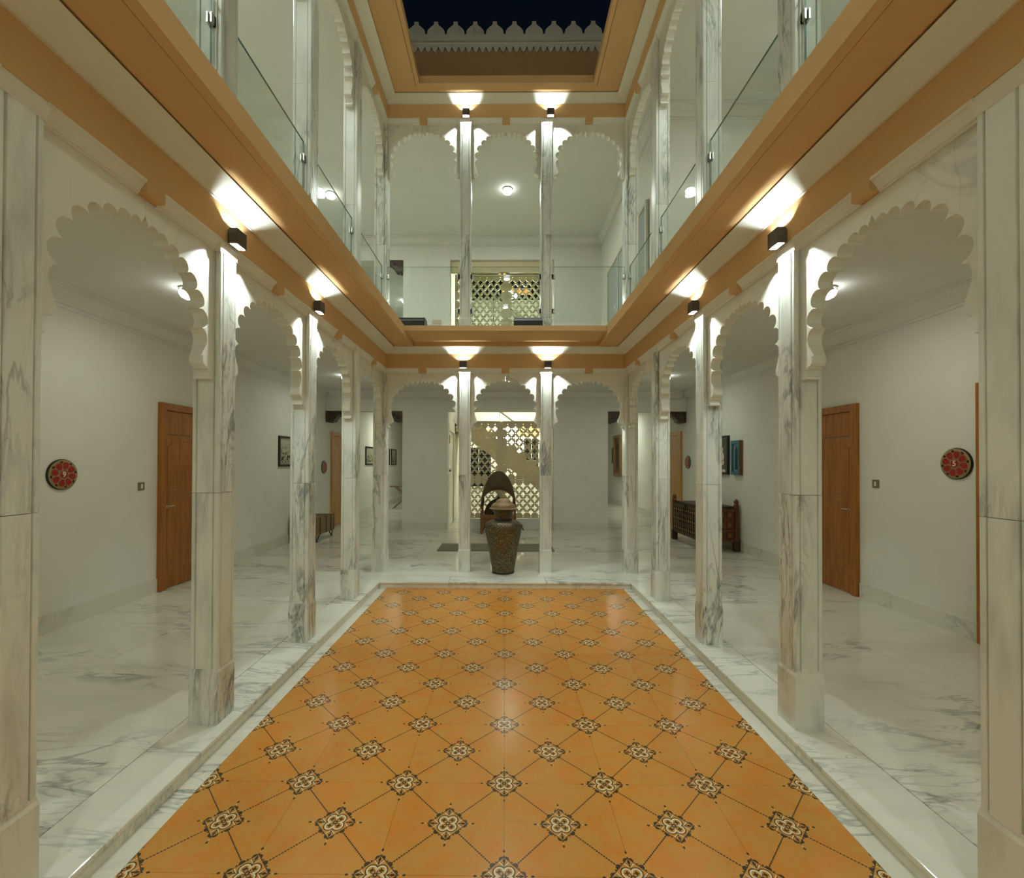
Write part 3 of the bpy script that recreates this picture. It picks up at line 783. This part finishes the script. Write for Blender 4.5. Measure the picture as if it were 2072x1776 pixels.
def switch(loc, rotz, label):
    t = thing('light_switch', loc, rotz, label, 'light switch', 'light switches')
    B(-.043, .043, -.010, 0, -.046, .046).build('plate', 'switch', t)
    B(-.012, .012, -.015, -.010, -.026, .026).build('rocker', 'switchkey', t)
switch((-XW, 5.171, 1.30), LEFT, 'small brass light switch on the left wall beside the door')
switch((XW, 5.150, 1.36), RIGHT, 'small brass light switch on the right wall beside the door')

# ================================================================== PICTURES
def picture(loc, rotz, w, h, label, mat, mount=.05, fw=.03, depth=.03, figure=False):
    t = thing('picture_frame', loc, rotz, label, 'picture', 'framed pictures')
    f = MB(); f.box(-w/2, w/2, -depth, 0, h/2-fw, h/2).box(-w/2, w/2, -depth, 0, -h/2, -h/2+fw).box(-w/2, -w/2+fw, -depth, 0, -h/2+fw, h/2-fw).box(w/2-fw, w/2, -depth, 0, -h/2+fw, h/2-fw)
    f.build('frame', 'frameblk', t)
    B(-w/2+fw, w/2-fw, -.012, -.002, -h/2+fw, h/2-fw).build('mount', 'mat', t)
    a, b = w/2-fw-mount, h/2-fw-mount
    pr = B(-a, a, -.0135, -.012, -b, b).build('print', mat, t)
    if figure:
        fg = MB()
        def blob(cx, cz, rx, rz, y=-.0142): fg.prism([(cx+rx*math.cos(2*PI*i/14), cz+rz*math.sin(2*PI*i/14)) for i in range(14)], 'y', -.0135, y)
        x = -.02
        blob(x+.15, .11, .055, .05); blob(x+.15, .05, .035, .045, -.0146); blob(x+.15, -.03, .085, .10); blob(x+.09, -.13, .07, .07); blob(x+.17, -.14, .07, .06); blob(x+.03, -.28, .10, .07); blob(x+.22, -.30, .07, .03)
        fg.build('figure', 'digit', pr)
    return t
picture((-XW, 8.31+.42, 1.785), LEFT, .84, .58, 'wide black framed old photograph on the left wall, half hidden by a column', mat_photo('group_photo', 2.3), .045, .035)
picture((-XW, 13.95, 1.77), LEFT, .88, .57, 'black framed photograph of a fort far down the left wall', mat_photo('fort_photo', 5.1), .05, .04)
picture((-XW, 15.98, 1.76), LEFT, .70, .60, 'black framed picture second from the end of the left corridor wall', mat_photo('corridor_photo_a', 8.7), .05, .045)
picture((-XW, 16.93, 1.765), LEFT, .76, .60, 'black framed picture last on the left corridor wall', mat_photo('corridor_photo_b', 11.9), .05, .045)
picture((XW, 8.475+.42, 1.74), RIGHT, .84, .74, 'black framed sepia photograph of a seated figure beside the blue panel', plain('sepia_print', (.055, .05, .032), .3), .02, .04, .05, True)
picture((XW, 17.45, 1.85), RIGHT, .5, .62, 'small pale framed picture far down the right corridor wall', plain('pale_print', (.22, .23, .14), .6), .01, .03)
bp = thing('wall_panel', (XW, 8.18, 1.685), RIGHT, 'blue painted carved wooden niche panel on the right wall', 'wall panel')
w, h = .30, .625
f = MB(); f.box(-w/2, -w/2+.05, -.06, 0, -h/2, h/2).box(w/2-.05, w/2, -.06, 0, -h/2, h/2).box(-w/2+.05, w/2-.05, -.06, 0, h/2-.06, h/2).box(-w/2+.05, w/2-.05, -.06, 0, -h/2, -h/2+.06)
f.build('frame', 'blue', bp)
B(w/2, w/2+.012, -.052, 0, -h/2, h/2).build('side_board', 'chest', bp)
B(-w/2+.05, w/2-.05, -.03, 0, -h/2+.06, h/2-.06).build('back_board', 'blueL', bp)
pol = [(-.045, -.215), (.045, -.215), (.045, .12), (.040, .15), (.022, .165), (.020, .185), (0, .225), (-.020, .185), (-.022, .165), (-.040, .15), (-.045, .12)]
MB().prism(pol, 'y', -.032, -.030).build('niche', 'blueD', bp)
MB().tube([(-.055, -.032, -.225), (.055, -.032, -.225), (.055, -.032, .13)], .005, 6).build('bead', 'blueL', bp)
cp = thing('carved_window', (XW, 16.68, 1.83), RIGHT, 'tall carved wooden window panel far down the right corridor', 'wall carving')
f = MB(); w, h = 1.0, 1.54
f.box(-w/2, -w/2+.12, -.1, 0, -h/2, h/2).box(w/2-.12, w/2, -.1, 0, -h/2, h/2).box(-w/2+.12, w/2-.12, -.1, 0, h/2-.12, h/2).box(-w/2+.12, w/2-.12, -.1, 0, -h/2, -h/2+.14)
f.build('frame', 'trunk', cp)
B(-w/2+.12, w/2-.12, -.05, 0, -h/2+.14, h/2-.12).build('back_board', 'teak', cp)
MB().prism([(x*5, z*2.4) for x, z in pol], 'y', -.06, -.05).build('niche', 'darkwood', cp)

# ================================================================== CARVED CORBELS
def corbel(loc, flip, label):
    t = thing('wooden_corbel', loc, 0, label, 'corbel', 'carved wooden corbels')
    s = flip
    pol = [(0, 0), (.42, 0), (.42, -.03), (.36, -.05), (.34, -.08), (.30, -.085), (.285, -.12), (.25, -.125), (.235, -.17), (.20, -.19), (.195, -.235), (.15, -.26), (.12, -.245), (.095, -.275), (.05, -.27), (.03, -.255), (0, -.26)]
    MB().prism([(s*x, z) for x, z in pol], 'y', -.02, .20).build('bracket', 'darkwood', t)
    for (x, z, r) in ((.08, -.13, .045), (.19, -.09, .035), (.30, -.045, .02)):
        MB().lathe([(r, .018), (r, .028), (r*.6, .036), (r*.2, .03)], 14, (s*x, 0, z), 'y').build('rosette', 'darkwood', t, True)
    B(min(0, s*.42), max(0, s*.42), -.03, -.02, -.022, 0).build('moulding', 'darkwood', t)
corbel((-XW+.02, YB, 2.783), 1, 'dark carved corbel above the pale left door')
corbel((PLx0-.005, YB, 2.783), -1, 'dark carved corbel at the left edge of the left back pier')
corbel((PRx1+.005, YB, 2.783), 1, 'dark carved corbel at the right edge of the right back pier')
corbel((XW-.02, YB, 2.783), -1, 'dark carved corbel above the pale right door')
corbel((PLx0-.005, YB, 6.338), -1, 'dark carved corbel upstairs at the left end of the back wall')

# ================================================================== BRASS URN
ur = thing('brass_urn', (-.025, 6.50-.0, 0), 0, 'tall embossed brass urn with copper domed lid on the marble step', 'urn')
MB().lathe([(.150, 0), (.162, .004), (.164, .018), (.160, .026)], 48).build('foot_ring', 'black', ur, True)
prof = [(.160, .02), (.164, .06), (.178, .14), (.200, .27), (.222, .39), (.243, .50), (.258, .575), (.266, .63), (.266, .665), (.258, .695), (.238, .722), (.205, .742), (.165, .754), (.128, .758)]
MB().lathe(prof, 56).build('body', 'urn', ur, True)
MB().lathe([(.126, .752), (.131, .757), (.131, .772), (.124, .778)], 48).build('collar', 'black', ur, True)
MB().lathe([(.122, .775), (.124, .80), (.130, .83), (.143, .868), (.165, .905), (.186, .918)], 48).build('neck', 'urn', ur, True)
MB().lathe([(.184, .914), (.200, .918), (.202, .928), (.190, .934), (.176, .936)], 48).build('rim', 'urnlid', ur, True)
MB().lathe([(.178, .934), (.172, .965), (.150, .992), (.118, 1.006), (.108, 1.020), (.098, 1.040), (.070, 1.058), (.040, 1.066), (.012, 1.068)], 48).build('lid', 'urnlid', ur, True)
fi = MB(); fi.lathe([(.012, 1.064), (.010, 1.08), (.017, 1.088), (.008, 1.098), (.010, 1.105), (.004, 1.115)], 16, (0, 0, 0)); fi.tube([(0, 0, 1.108), (.006, -.004, 1.122), (.008, -.006, 1.14)], [.006, .004, .002], 8)
fi.build('finial', 'brass', ur, True)
for s in (-1, 1):
    hd = MB(); hd.box(s*.255, s*.275, -.025, .025, .645, .69)
    hd.tube([(s*(.272+.022*math.sin(a)), 0 + .045*math.cos(a), .655 - .05*math.sin(a)) for a in [PI*i/10 for i in range(11)]], .007, 8)
    hd.build('handle', 'black', ur, True)

# ================================================================== HOODED SEAT
hs = thing('hooded_seat', (-.15, 10.08, 0), 0, 'wooden seat with woven cane hood behind the brass urn', 'seat')
for sx in (-1, 1):
    for sy in (-1, 1):
        B(sx*.345, sx*.395, sy*.20-.025, sy*.20+.025, 0, .52 if sy < 0 else .62).build('leg', 'teak', hs)
    B(sx*.360, sx*.385, -.2, .2, .15, .32).build('side_board', 'teak', hs)
B(-.345, .345, -.222, -.195, .14, .33).build('front_board', 'teak', hs)
B(-.345, .345, .195, .222, .14, .33).build('back_rail', 'teak', hs)
B(-.345, .345, -.195, .195, .28, .31).build('seat', 'teak', hs)
B(-.345, .345, -.228, -.20, .345, .43).build('front_rail', 'teak', hs)
nb = 20
bk = MB(); pol = [(-.33, .30)] + [(-.33*math.cos(a), .33+.43*math.sin(a)**.9) for a in [PI*i/nb for i in range(nb+1)]] + [(.33, .30)]
pol = [(x, z + (.06 if abs(x) < .03 else 0)) for x, z in pol]
bk.prism(pol, 'y', .10, .14); bk.build('backrest', 'darkwood', hs)
hood = MB(); rings = []
for y, ztop, wd_, zlo in ((-.26, .985, .385, .56), (-.21, 1.10, .392, .56), (-.11, 1.235, .392, .57), (.02, 1.335, .375, .60), (.14, 1.378, .340, .65)):
    rings.append([(-wd_*math.cos(a)*(1-.06*math.sin(a)**4), y, zlo + (ztop-zlo)*math.sin(a)**.8) for a in [PI*i/28 for i in range(29)]])
hood.loft(rings, False, False)
ho = hood.build('hood', 'cane', hs, True); so_ = ho.modifiers.new('thick', 'SOLIDIFY'); so_.thickness = .014
MB().tube(rings[0], .011, 8).build('hood_rim', 'teak', hs, True)
MB().tube(rings[-1], .010, 8).build('hood_rim', 'teak', hs, True)
tag(B(-1.05, 1.05, -.33, .33, 0, .018).build('floor_mat', 'rug', None, loc=(-.165, 8.32, 0)), 'flat dark grey floor mat behind the urn and columns', 'mat')

# ================================================================== CARVED CHEST
ch = thing('carved_chest', (3.855, 8.75, 0), 0, 'large carved dark wood dowry chest with brass bands against the right wall', 'chest')
L2, D2 = .64, .315      # half length (y) and half depth (x)
B(-D2, D2, -L2, L2, .18, .76).build('body', 'chest', ch)
for sx in (-1, 1):
    for sy in (-1, 1):
        B(sx*D2-.05, sx*D2+.05, sy*L2-.05, sy*L2+.05, 0, .20).build('foot', 'darkwood', ch)
        B(sx*D2-.035, sx*D2+.035, sy*L2-.035, sy*L2+.035, .20, .80).build('post', 'chest', ch)
        MB().lathe([(.045, .80), (.048, .825), (.034, .845), (.030, .855), (.040, .87), (.042, .89), (.030, .915), (.010, .935)], 16, (sx*D2, sy*L2, 0)).build('finial', 'chest', ch, True)
B(-D2+.02, D2-.02, -L2+.02, L2-.02, .76, .80).build('lid', 'darkwood', ch)
for z in (.19, .375, .56, .735):
    B(-D2-.022, -D2-.002, -L2+.036, L2-.036, z-.014, z+.014).build('band', 'brass', ch)
    B(-D2+.036, D2-.036, -L2-.020, -L2-.002, z-.018, z+.018).build('rail', 'chest', ch)
ny = 12
for i in range(ny):
    y = -L2+.05 + (2*L2-.10)*(i+.5)/ny
    B(-D2-.030, -D2-.001, y-.030, y+.030, .17, .775).build('strap', 'darkwood', ch)
    for z in (.285, .47, .65):
        o = MB().lathe([(.022, 0), (.024, .006), (.010, .012), (.004, .010)], 10, (-D2-.030, y, z), 'x'); o.v = [(2*(-D2-.030)-a, b, c) for a, b, c in o.v]
        o.build('boss', 'brass', ch)
        for dz in (-.06, .06): B(-D2-.034, -D2-.030, y-.012, y+.012, z+dz-.008, z+dz+.008).build('rivet', 'brass', ch)
nx = 4
for i in range(nx):
    x = -D2+.05 + (2*D2-.10)*(i+.5)/nx; hw = (2*D2-.10)/nx/2
    for z in (.283, .468, .648):
        fr = MB(); a, b = hw-.008, .066
        fr.box(x-a, x+a, -L2-.016, -L2-.001, z+b-.016, z+b).box(x-a, x+a, -L2-.016, -L2-.001, z-b, z-b+.016).box(x-a, x-a+.016, -L2-.016, -L2-.001, z-b+.016, z+b-.016).box(x+a-.016, x+a, -L2-.016, -L2-.001, z-b+.016, z+b-.016)
        fr.build('panel_frame', 'chest', ch)
        MB().loft([[(x+sx2*q, -L2-yy, z+sz2*q2) for sx2, sz2 in ((-1, -1), (1, -1), (1, 1), (-1, 1))] for q, q2, yy in ((a-.018, b-.018, .001), (a-.034, b-.034, .012))]).build('panel', 'teak', ch)
B(-D2-.05, -D2-.03, -.03, .03, .60, .78).build('hasp', 'black', ch)

# ================================================================== TRUNK BENCH
tr = thing('trunk_bench', (-3.93, 9.14, 0), 0, 'low wooden trunk with black straps and bent metal legs by the left wall', 'trunk')
for k in range(6):
    z = .14 + k*.056
    B(-.26, .26, -.44, .44, z+.001, z+.055).build('plank', 'trunk', tr)
for y in (-.28, .02, .26):
    st = MB(); st.box(.26, .266, y-.018, y+.018, .14, .48).box(-.26, .266, y-.018, y+.018, .4765, .4825); st.build('strap', 'black', tr)
B(.255, .268, .425, .443, .14, .48).build('corner_strap', 'black', tr)
for sy in (-1, 1):
    for sx in (-1, 1):
        MB().tube([(sx*.23, sy*.42, .14), (sx*.23, sy*.38, .012), (sx*.23, sy*.24, .14)], .012, 6).build('leg', 'black', tr)

# ================================================================== FOLDING TABLE (far corridor)
ft = thing('folding_table', (-3.35, 15.1, 0), 0, 'narrow folding table on crossed legs far down the left corridor', 'table')
MB().prism([(-.55, -.02), (-.48, -.15), (.60, -.18), (.60, .18), (-.48, .15), (-.55, .02)], 'z', .74, .775).build('table_top', 'trunk', ft)
for s in (-1, 1):
    for y in (-.13, .13):
        MB().tube([(s*.42, y*(.9 if s > 0 else 1.1), .014), (-s*.35, y*(.9 if s > 0 else 1.1), .74)], .013, 8).build('leg', 'trunk', ft)

# ================================================================== PIERCED SCREENS
def jali_panel(x0, x1, z0, z1, a=.178, b=.208, border=.035):
    cu = bpy.data.curves.new('jali', 'CURVE'); cu.dimensions = '2D'; cu.fill_mode = 'BOTH'; cu.extrude = .018
    def add(pts):
        sp = cu.splines.new('POLY'); sp.points.add(len(pts)-1); sp.use_cyclic_u = True
        for p, (x, z) in zip(sp.points, pts): p.co = (x, z, 0, 1)
    add([(x0, z0), (x1, z0), (x1, z1), (x0, z1)])
    nx = max(1, round((x1-x0-2*border)/a)); nz = max(1, round((z1-z0-2*border)/b))
    ax = (x1-x0-2*border)/nx; bz = (z1-z0-2*border)/nz
    def inside(cx, cz, r): return x0+border*.6+r <= cx <= x1-border*.6-r and z0+border*.6+r <= cz <= z1-border*.6-r
    for i in range(nx*2+1):
        for j in range(nz*2+1):
            cx = x0+border+ax*i/2; cz = z0+border+bz*j/2
            if (i+j) % 2 == 0:
                R = .055; pts = []
                for k in range(4):
                    c, n_ = [(1, 0), (0, 1), (-1, 0), (0, -1)][k]
                    pts += [(cx+(c*u-n_*w_)*.88, cz+n_*u+c*w_) for u, w_ in ((.024, -.024), (.044, -.027), (.060, -.018), (.067, 0), (.060, .018), (.044, .027))]
                if inside(cx, cz, R*1.2): add(pts)
                elif inside(cx, cz, .022): add([(cx+.026*math.cos(2*PI*k/8), cz+.026*math.sin(2*PI*k/8)) for k in range(8)])
            else:
                if inside(cx, cz, .014): add([(cx+.013*math.cos(2*PI*k/8), cz+.013*math.sin(2*PI*k/8)) for k in range(8)])
    o = bpy.data.objects.new('jali', cu); COL.objects.link(o); bpy.context.view_layer.update()
    me = bpy.data.meshes.new_from_object(o.evaluated_get(bpy.context.evaluated_depsgraph_get()))
    bpy.data.objects.remove(o); bpy.data.curves.remove(cu)
    me.transform(Matrix.Rotation(PI/2, 4, 'X'))
    me.materials.clear(); me.materials.append(M['jali'])
    return me
def screen(loc, x0, x1, z0, z1, mid, label):
    t = thing('pierced_screen', loc, 0, label, 'screen')
    for a, b in ((x0, mid-.03), (mid+.03, x1)):
        for c, d in ((z0, (z0+z1)*.42), ((z0+z1)*.42+.004, z1)):
            o = bpy.data.objects.new('jali_panel', jali_panel(a, b, c, d)); COL.objects.link(o); o.parent = t
    B(mid-.03, mid+.03, -.03, .03, z0-.02, z1+.03).build('mullion', 'jali', t)
    B(x0, mid-.031, -.03, .03, z1+.001, z1+.045).build('top_rail', 'jali', t)
    B(mid+.031, x1, -.03, .03, z1+.001, z1+.045).build('top_rail', 'jali', t)
    return t
screen((0, 10.74, 0), PLx1+.35, PRx0-.02, .25, 2.53, -.10, 'cream pierced lattice screen in front of the ground floor stairs')
struct('trim_19', B(PLx1+.35, PRx0, 10.66, 10.82, 0, .235), 'plastic', 'white plinth under the ground floor lattice screen', 'plinth')
screen((0, 11.1, UF), -1.26, PRx0-.02, .05, 2.85, .02, 'cream pierced lattice screen behind the upstairs glass door')
# ---- staircase behind the screen
stc = thing('staircase', (0, 12.6, 0), 0, 'cream staircase descending to the right behind the lattice screen', 'stairs')
ns = 9; run = .272; rise = .19; xs0, zs0 = -1.33, 2.95
for i in range(ns):
    xa = xs0+i*run; zt_ = zs0-i*rise
    MB().prism([(xa, zt_-rise-.34), (xa, zt_), (xa+run, zt_), (xa+run, zt_-rise-.34-rise*.98)], 'y', -.55, .55).build('step', 'jali', stc)
    B(xa-.01, xa+run, -.56, .56, zt_+.001, zt_+.03).build('tread', 'floor', stc)
hr = thing('stair_handrail', (0, 11.9, 0), 0, 'thin metal stair handrail slanting down behind the lattice screen', 'handrail')
MB().tube([(-.25, 0, 3.02), (1.08, 0, 2.02)], .022, 8).build('rail', 'steel', hr)
for k in range(4):
    x = -.15+k*.4; zz = 3.02-(x+.25)*.752
    MB().tube([(x, .02, zz), (x, .05, zz-.75)], .010, 6).build('baluster', 'steel', hr)
# ---- dark windows in the stairwell
def window(n, loc, w, h, label, nx=3, nz=1, rotz=0.0, glass='darkglass', fm='alu', fw=.05):
    t = thing('window_%d' % n, loc, rotz, label, 'window', None, 'structure')
    f = MB(); f.box(-w/2, w/2, -.05, 0, 0, fw).box(-w/2, w/2, -.05, 0, h-fw, h).box(-w/2, -w/2+fw, -.05, 0, fw, h-fw).box(w/2-fw, w/2, -.05, 0, fw, h-fw)
    f.build('window_frame', fm, t)
    for i in range(nx):
        xa = -w/2+fw+(w-2*fw)*i/nx; xb = -w/2+fw+(w-2*fw)*(i+1)/nx
        B(xa+.012, xb-.012, -.03, -.02, fw, h-fw).build('pane', glass, t)
        if i: B(xa-.012, xa+.012, -.045, -.005, fw, h-fw).build('mullion', fm, t)
window(1, (-.86, 14.6, .75), .9, 1.35, 'dark night window at lower left behind the lattice screen', 2)
window(2, (.85, 14.6, 1.05), .56, 1.35, 'dark night window at upper right behind the lattice screen', 2)
struct('trim_20', B(.42, 1.13, 14.55, 14.598, 2.42, 2.86), 'orange', 'ochre band above the right stairwell window', 'band')
struct('trim_21', B(-1.10, -.45, 14.55, 14.598, 2.30, 2.66), 'orange', 'ochre band above the left stairwell window', 'band')
# ---- globe pendants in the stairwell
def pendant(loc, drop, globes, label, power):
    t = thing('pendant_lamp', loc, 0, label, 'pendant lamp', 'globe pendants in the stairwell')
    MB().tube([(0, 0, 0), (0, 0, drop)], .006, 6).build('cord', 'steel', t)
    for (x, y, z) in globes:
        MB().lathe([(.003, -.075), (.045, -.062), (.072, -.02), (.072, .02), (.045, .062), (.003, .075)], 20, (x, y, z)).build('globe', 'globe', t, True)
        MB().tube([(0, 0, .1), (x*.6, y*.6, z+.11), (x, y, z+.07)], .006, 6).build('arm', 'steel', t)
    Lt = bpy.data.lights.new('bulb', 'POINT'); Lt.energy = power; Lt.color = LAMP_COL; Lt.shadow_soft_size = .15
    o = bpy.data.objects.new('bulb', Lt); COL.objects.link(o); o.parent = t; o.location = (0, 0, -.22)
pendant((.12, 13.7, 2.58), UCEIL-2.58, [(-.12, 0, 0), (.14, -.02, 0), (.0, .14, .02)], 'cluster of glowing globes behind the ground floor lattice screen', 55)
pendant((.10, 11.95, 6.10), UCEIL-6.10, [(-.14, 0, -.06), (.0, .0, .05), (.14, .02, -.05), (-.05, -.10, -.08), (.06, .12, -.02)], 'cluster of glowing globes behind the upstairs lattice screen', 110)
B2 = struct('ceiling_stairwell', B(PLx1, PRx0, 10.72, 14.6, UCEIL, UZT-.001), 'ceil', 'cream ceiling above the stairwell', 'ceiling')
# ================================================================== UPSTAIRS GLASS DOOR, LINTEL, WINDOW
gd = thing('door_7', (-.085, YB+.12, UF), 0, 'frameless glass double door upstairs in front of the lattice screen', 'door', None, 'structure')
for s in (-1, 1):
    lf = B(min(s*.004, s*1.19), max(s*.004, s*1.19), -.006, .006, .02, 2.72).build('leaf', 'paleglass', gd)
    B(s*.02, s*.09, -.012, .012, 2.68, 2.74).build('patch_fitting', 'brass', lf)
    MB().tube([(s*.06, -.04, .95), (s*.06, -.04, 1.25)], .010, 8).build('handle', 'black', lf)
B(-1.22, 1.22, -.05, .05, 2.745, 2.995).build('transom', 'jali', gd)
wbm = thing('wooden_board', (.32, 12.2, 6.18), 0, 'brown wooden board glimpsed above the upstairs glass door', 'board')
B(-.42, .02, 0, .05, 0, .16).build('panel', 'door', wbm); B(.03, .36, 0, .05, 0, .16).build('panel', 'door', wbm)
for x in (-.3, .25): MB().tube([(x, .025, .16), (x, .025, UCEIL-6.18)], .006, 6).build('hanger', 'steel', wbm)
ru = thing('stair_handrail', (0, 12.9, 0), 0, 'dark slanting stair handrail behind the upstairs lattice screen', 'handrail')
MB().tube([(-.45, 0, 6.55), (1.135, 0, 5.123)], .025, 8).build('rail', 'black', ru)
MB().lathe([(.05, 0), (.05, .012)], 16, (1.128, 0, 5.128), 'x').build('wall_flange', 'black', ru)
for k in range(5):
    x = -.35+k*.33; zz = 6.55-(x+.45)*.9
    MB().tube([(x, 0, zz), (x, 0, zz-.8)], .012, 6).build('baluster', 'black', ru)
window(3, (2.25, 8.375, UF+.02), 2.7, 2.36, 'tall sliding glass window upstairs in the right room wall', 3, 1, RIGHT, 'sheenpane', 'alu', .06)
B(2.5, 4.1, 6.9, 10.4, UF, UF+.001)
# ================================================================== THINGS ON THE BALCONY LEDGE
for x, lab in ((-1.30, 'black ledge box at the left end of the far balcony edge'), (.31, 'black ledge box beside the right middle column of the far balcony')):
    t = thing('ledge_box', (x, 6.18, UF), 0, lab, 'box', 'black boxes on the balcony ledge')
    MB().prism([(-.12, 0), (.12, 0), (.12, .17), (.08, .215), (-.08, .215), (-.12, .17)], 'x', -.195, .195).build('body', 'black', t)
    B(-.19, .19, -.125, -.121, .165, .172).build('edge_strip', 'steel', t)
jb = thing('junction_box', (-.955, 6.2, UF), 0, 'small white junction box on the far balcony ledge', 'junction box')
B(-.062, .062, -.03, .03, 0, .215).build('body', 'plastic', jb); B(-.052, .052, -.034, -.03, .155, .205).build('cover', 'switchkey', jb)

# ================================================================== ADDED FILL LAMPS (unseen on the roof, put in to light the parapet)
for s_, side in ((-1, 'left'), (1, 'right')):
    t = thing('parapet_fill_lamp', (s_*1.9, -1.9, UZT), 0, 'small added fill lamp, unseen on the %s of the roof facing the parapet' % side, 'fill lamp', 'added parapet fill lamps')
    MB().tube([(0, 0, 0), (0, 0, .35)], .02, 8).build('stand', 'lamp', t)
    B(-.09, .09, -.03, .03, .36, .48).build('housing', 'lamp', t); B(-.08, .08, .031, .034, .37, .47).build('lens', 'lens', t)
    L = bpy.data.lights.new('bulb', 'SPOT'); L.energy = 70; L.color = (1.0, .95, .74); L.spot_size = math.radians(70); L.spot_blend = .5; L.shadow_soft_size = .06
    o = bpy.data.objects.new('bulb', L); COL.objects.link(o); o.parent = t; o.location = (0, .06, .42); o.rotation_euler = (math.radians(97), 0, 0)

dr = thing('floor_drain', (.0, 5.86, -HT), 0, 'round drain cover outline in the orange tiles below the urn', 'drain')
MB().lathe([(.083, .0), (.083, .002), (.078, .002), (.078, .0)], 32, cap=False).build('ring', 'lamp', dr)
MB().lathe([(.077, .0), (.077, .0012), (.001, .0012)], 32).build('cover', plain('drain_cover_orange', (.62, .25, .045), .3), dr)
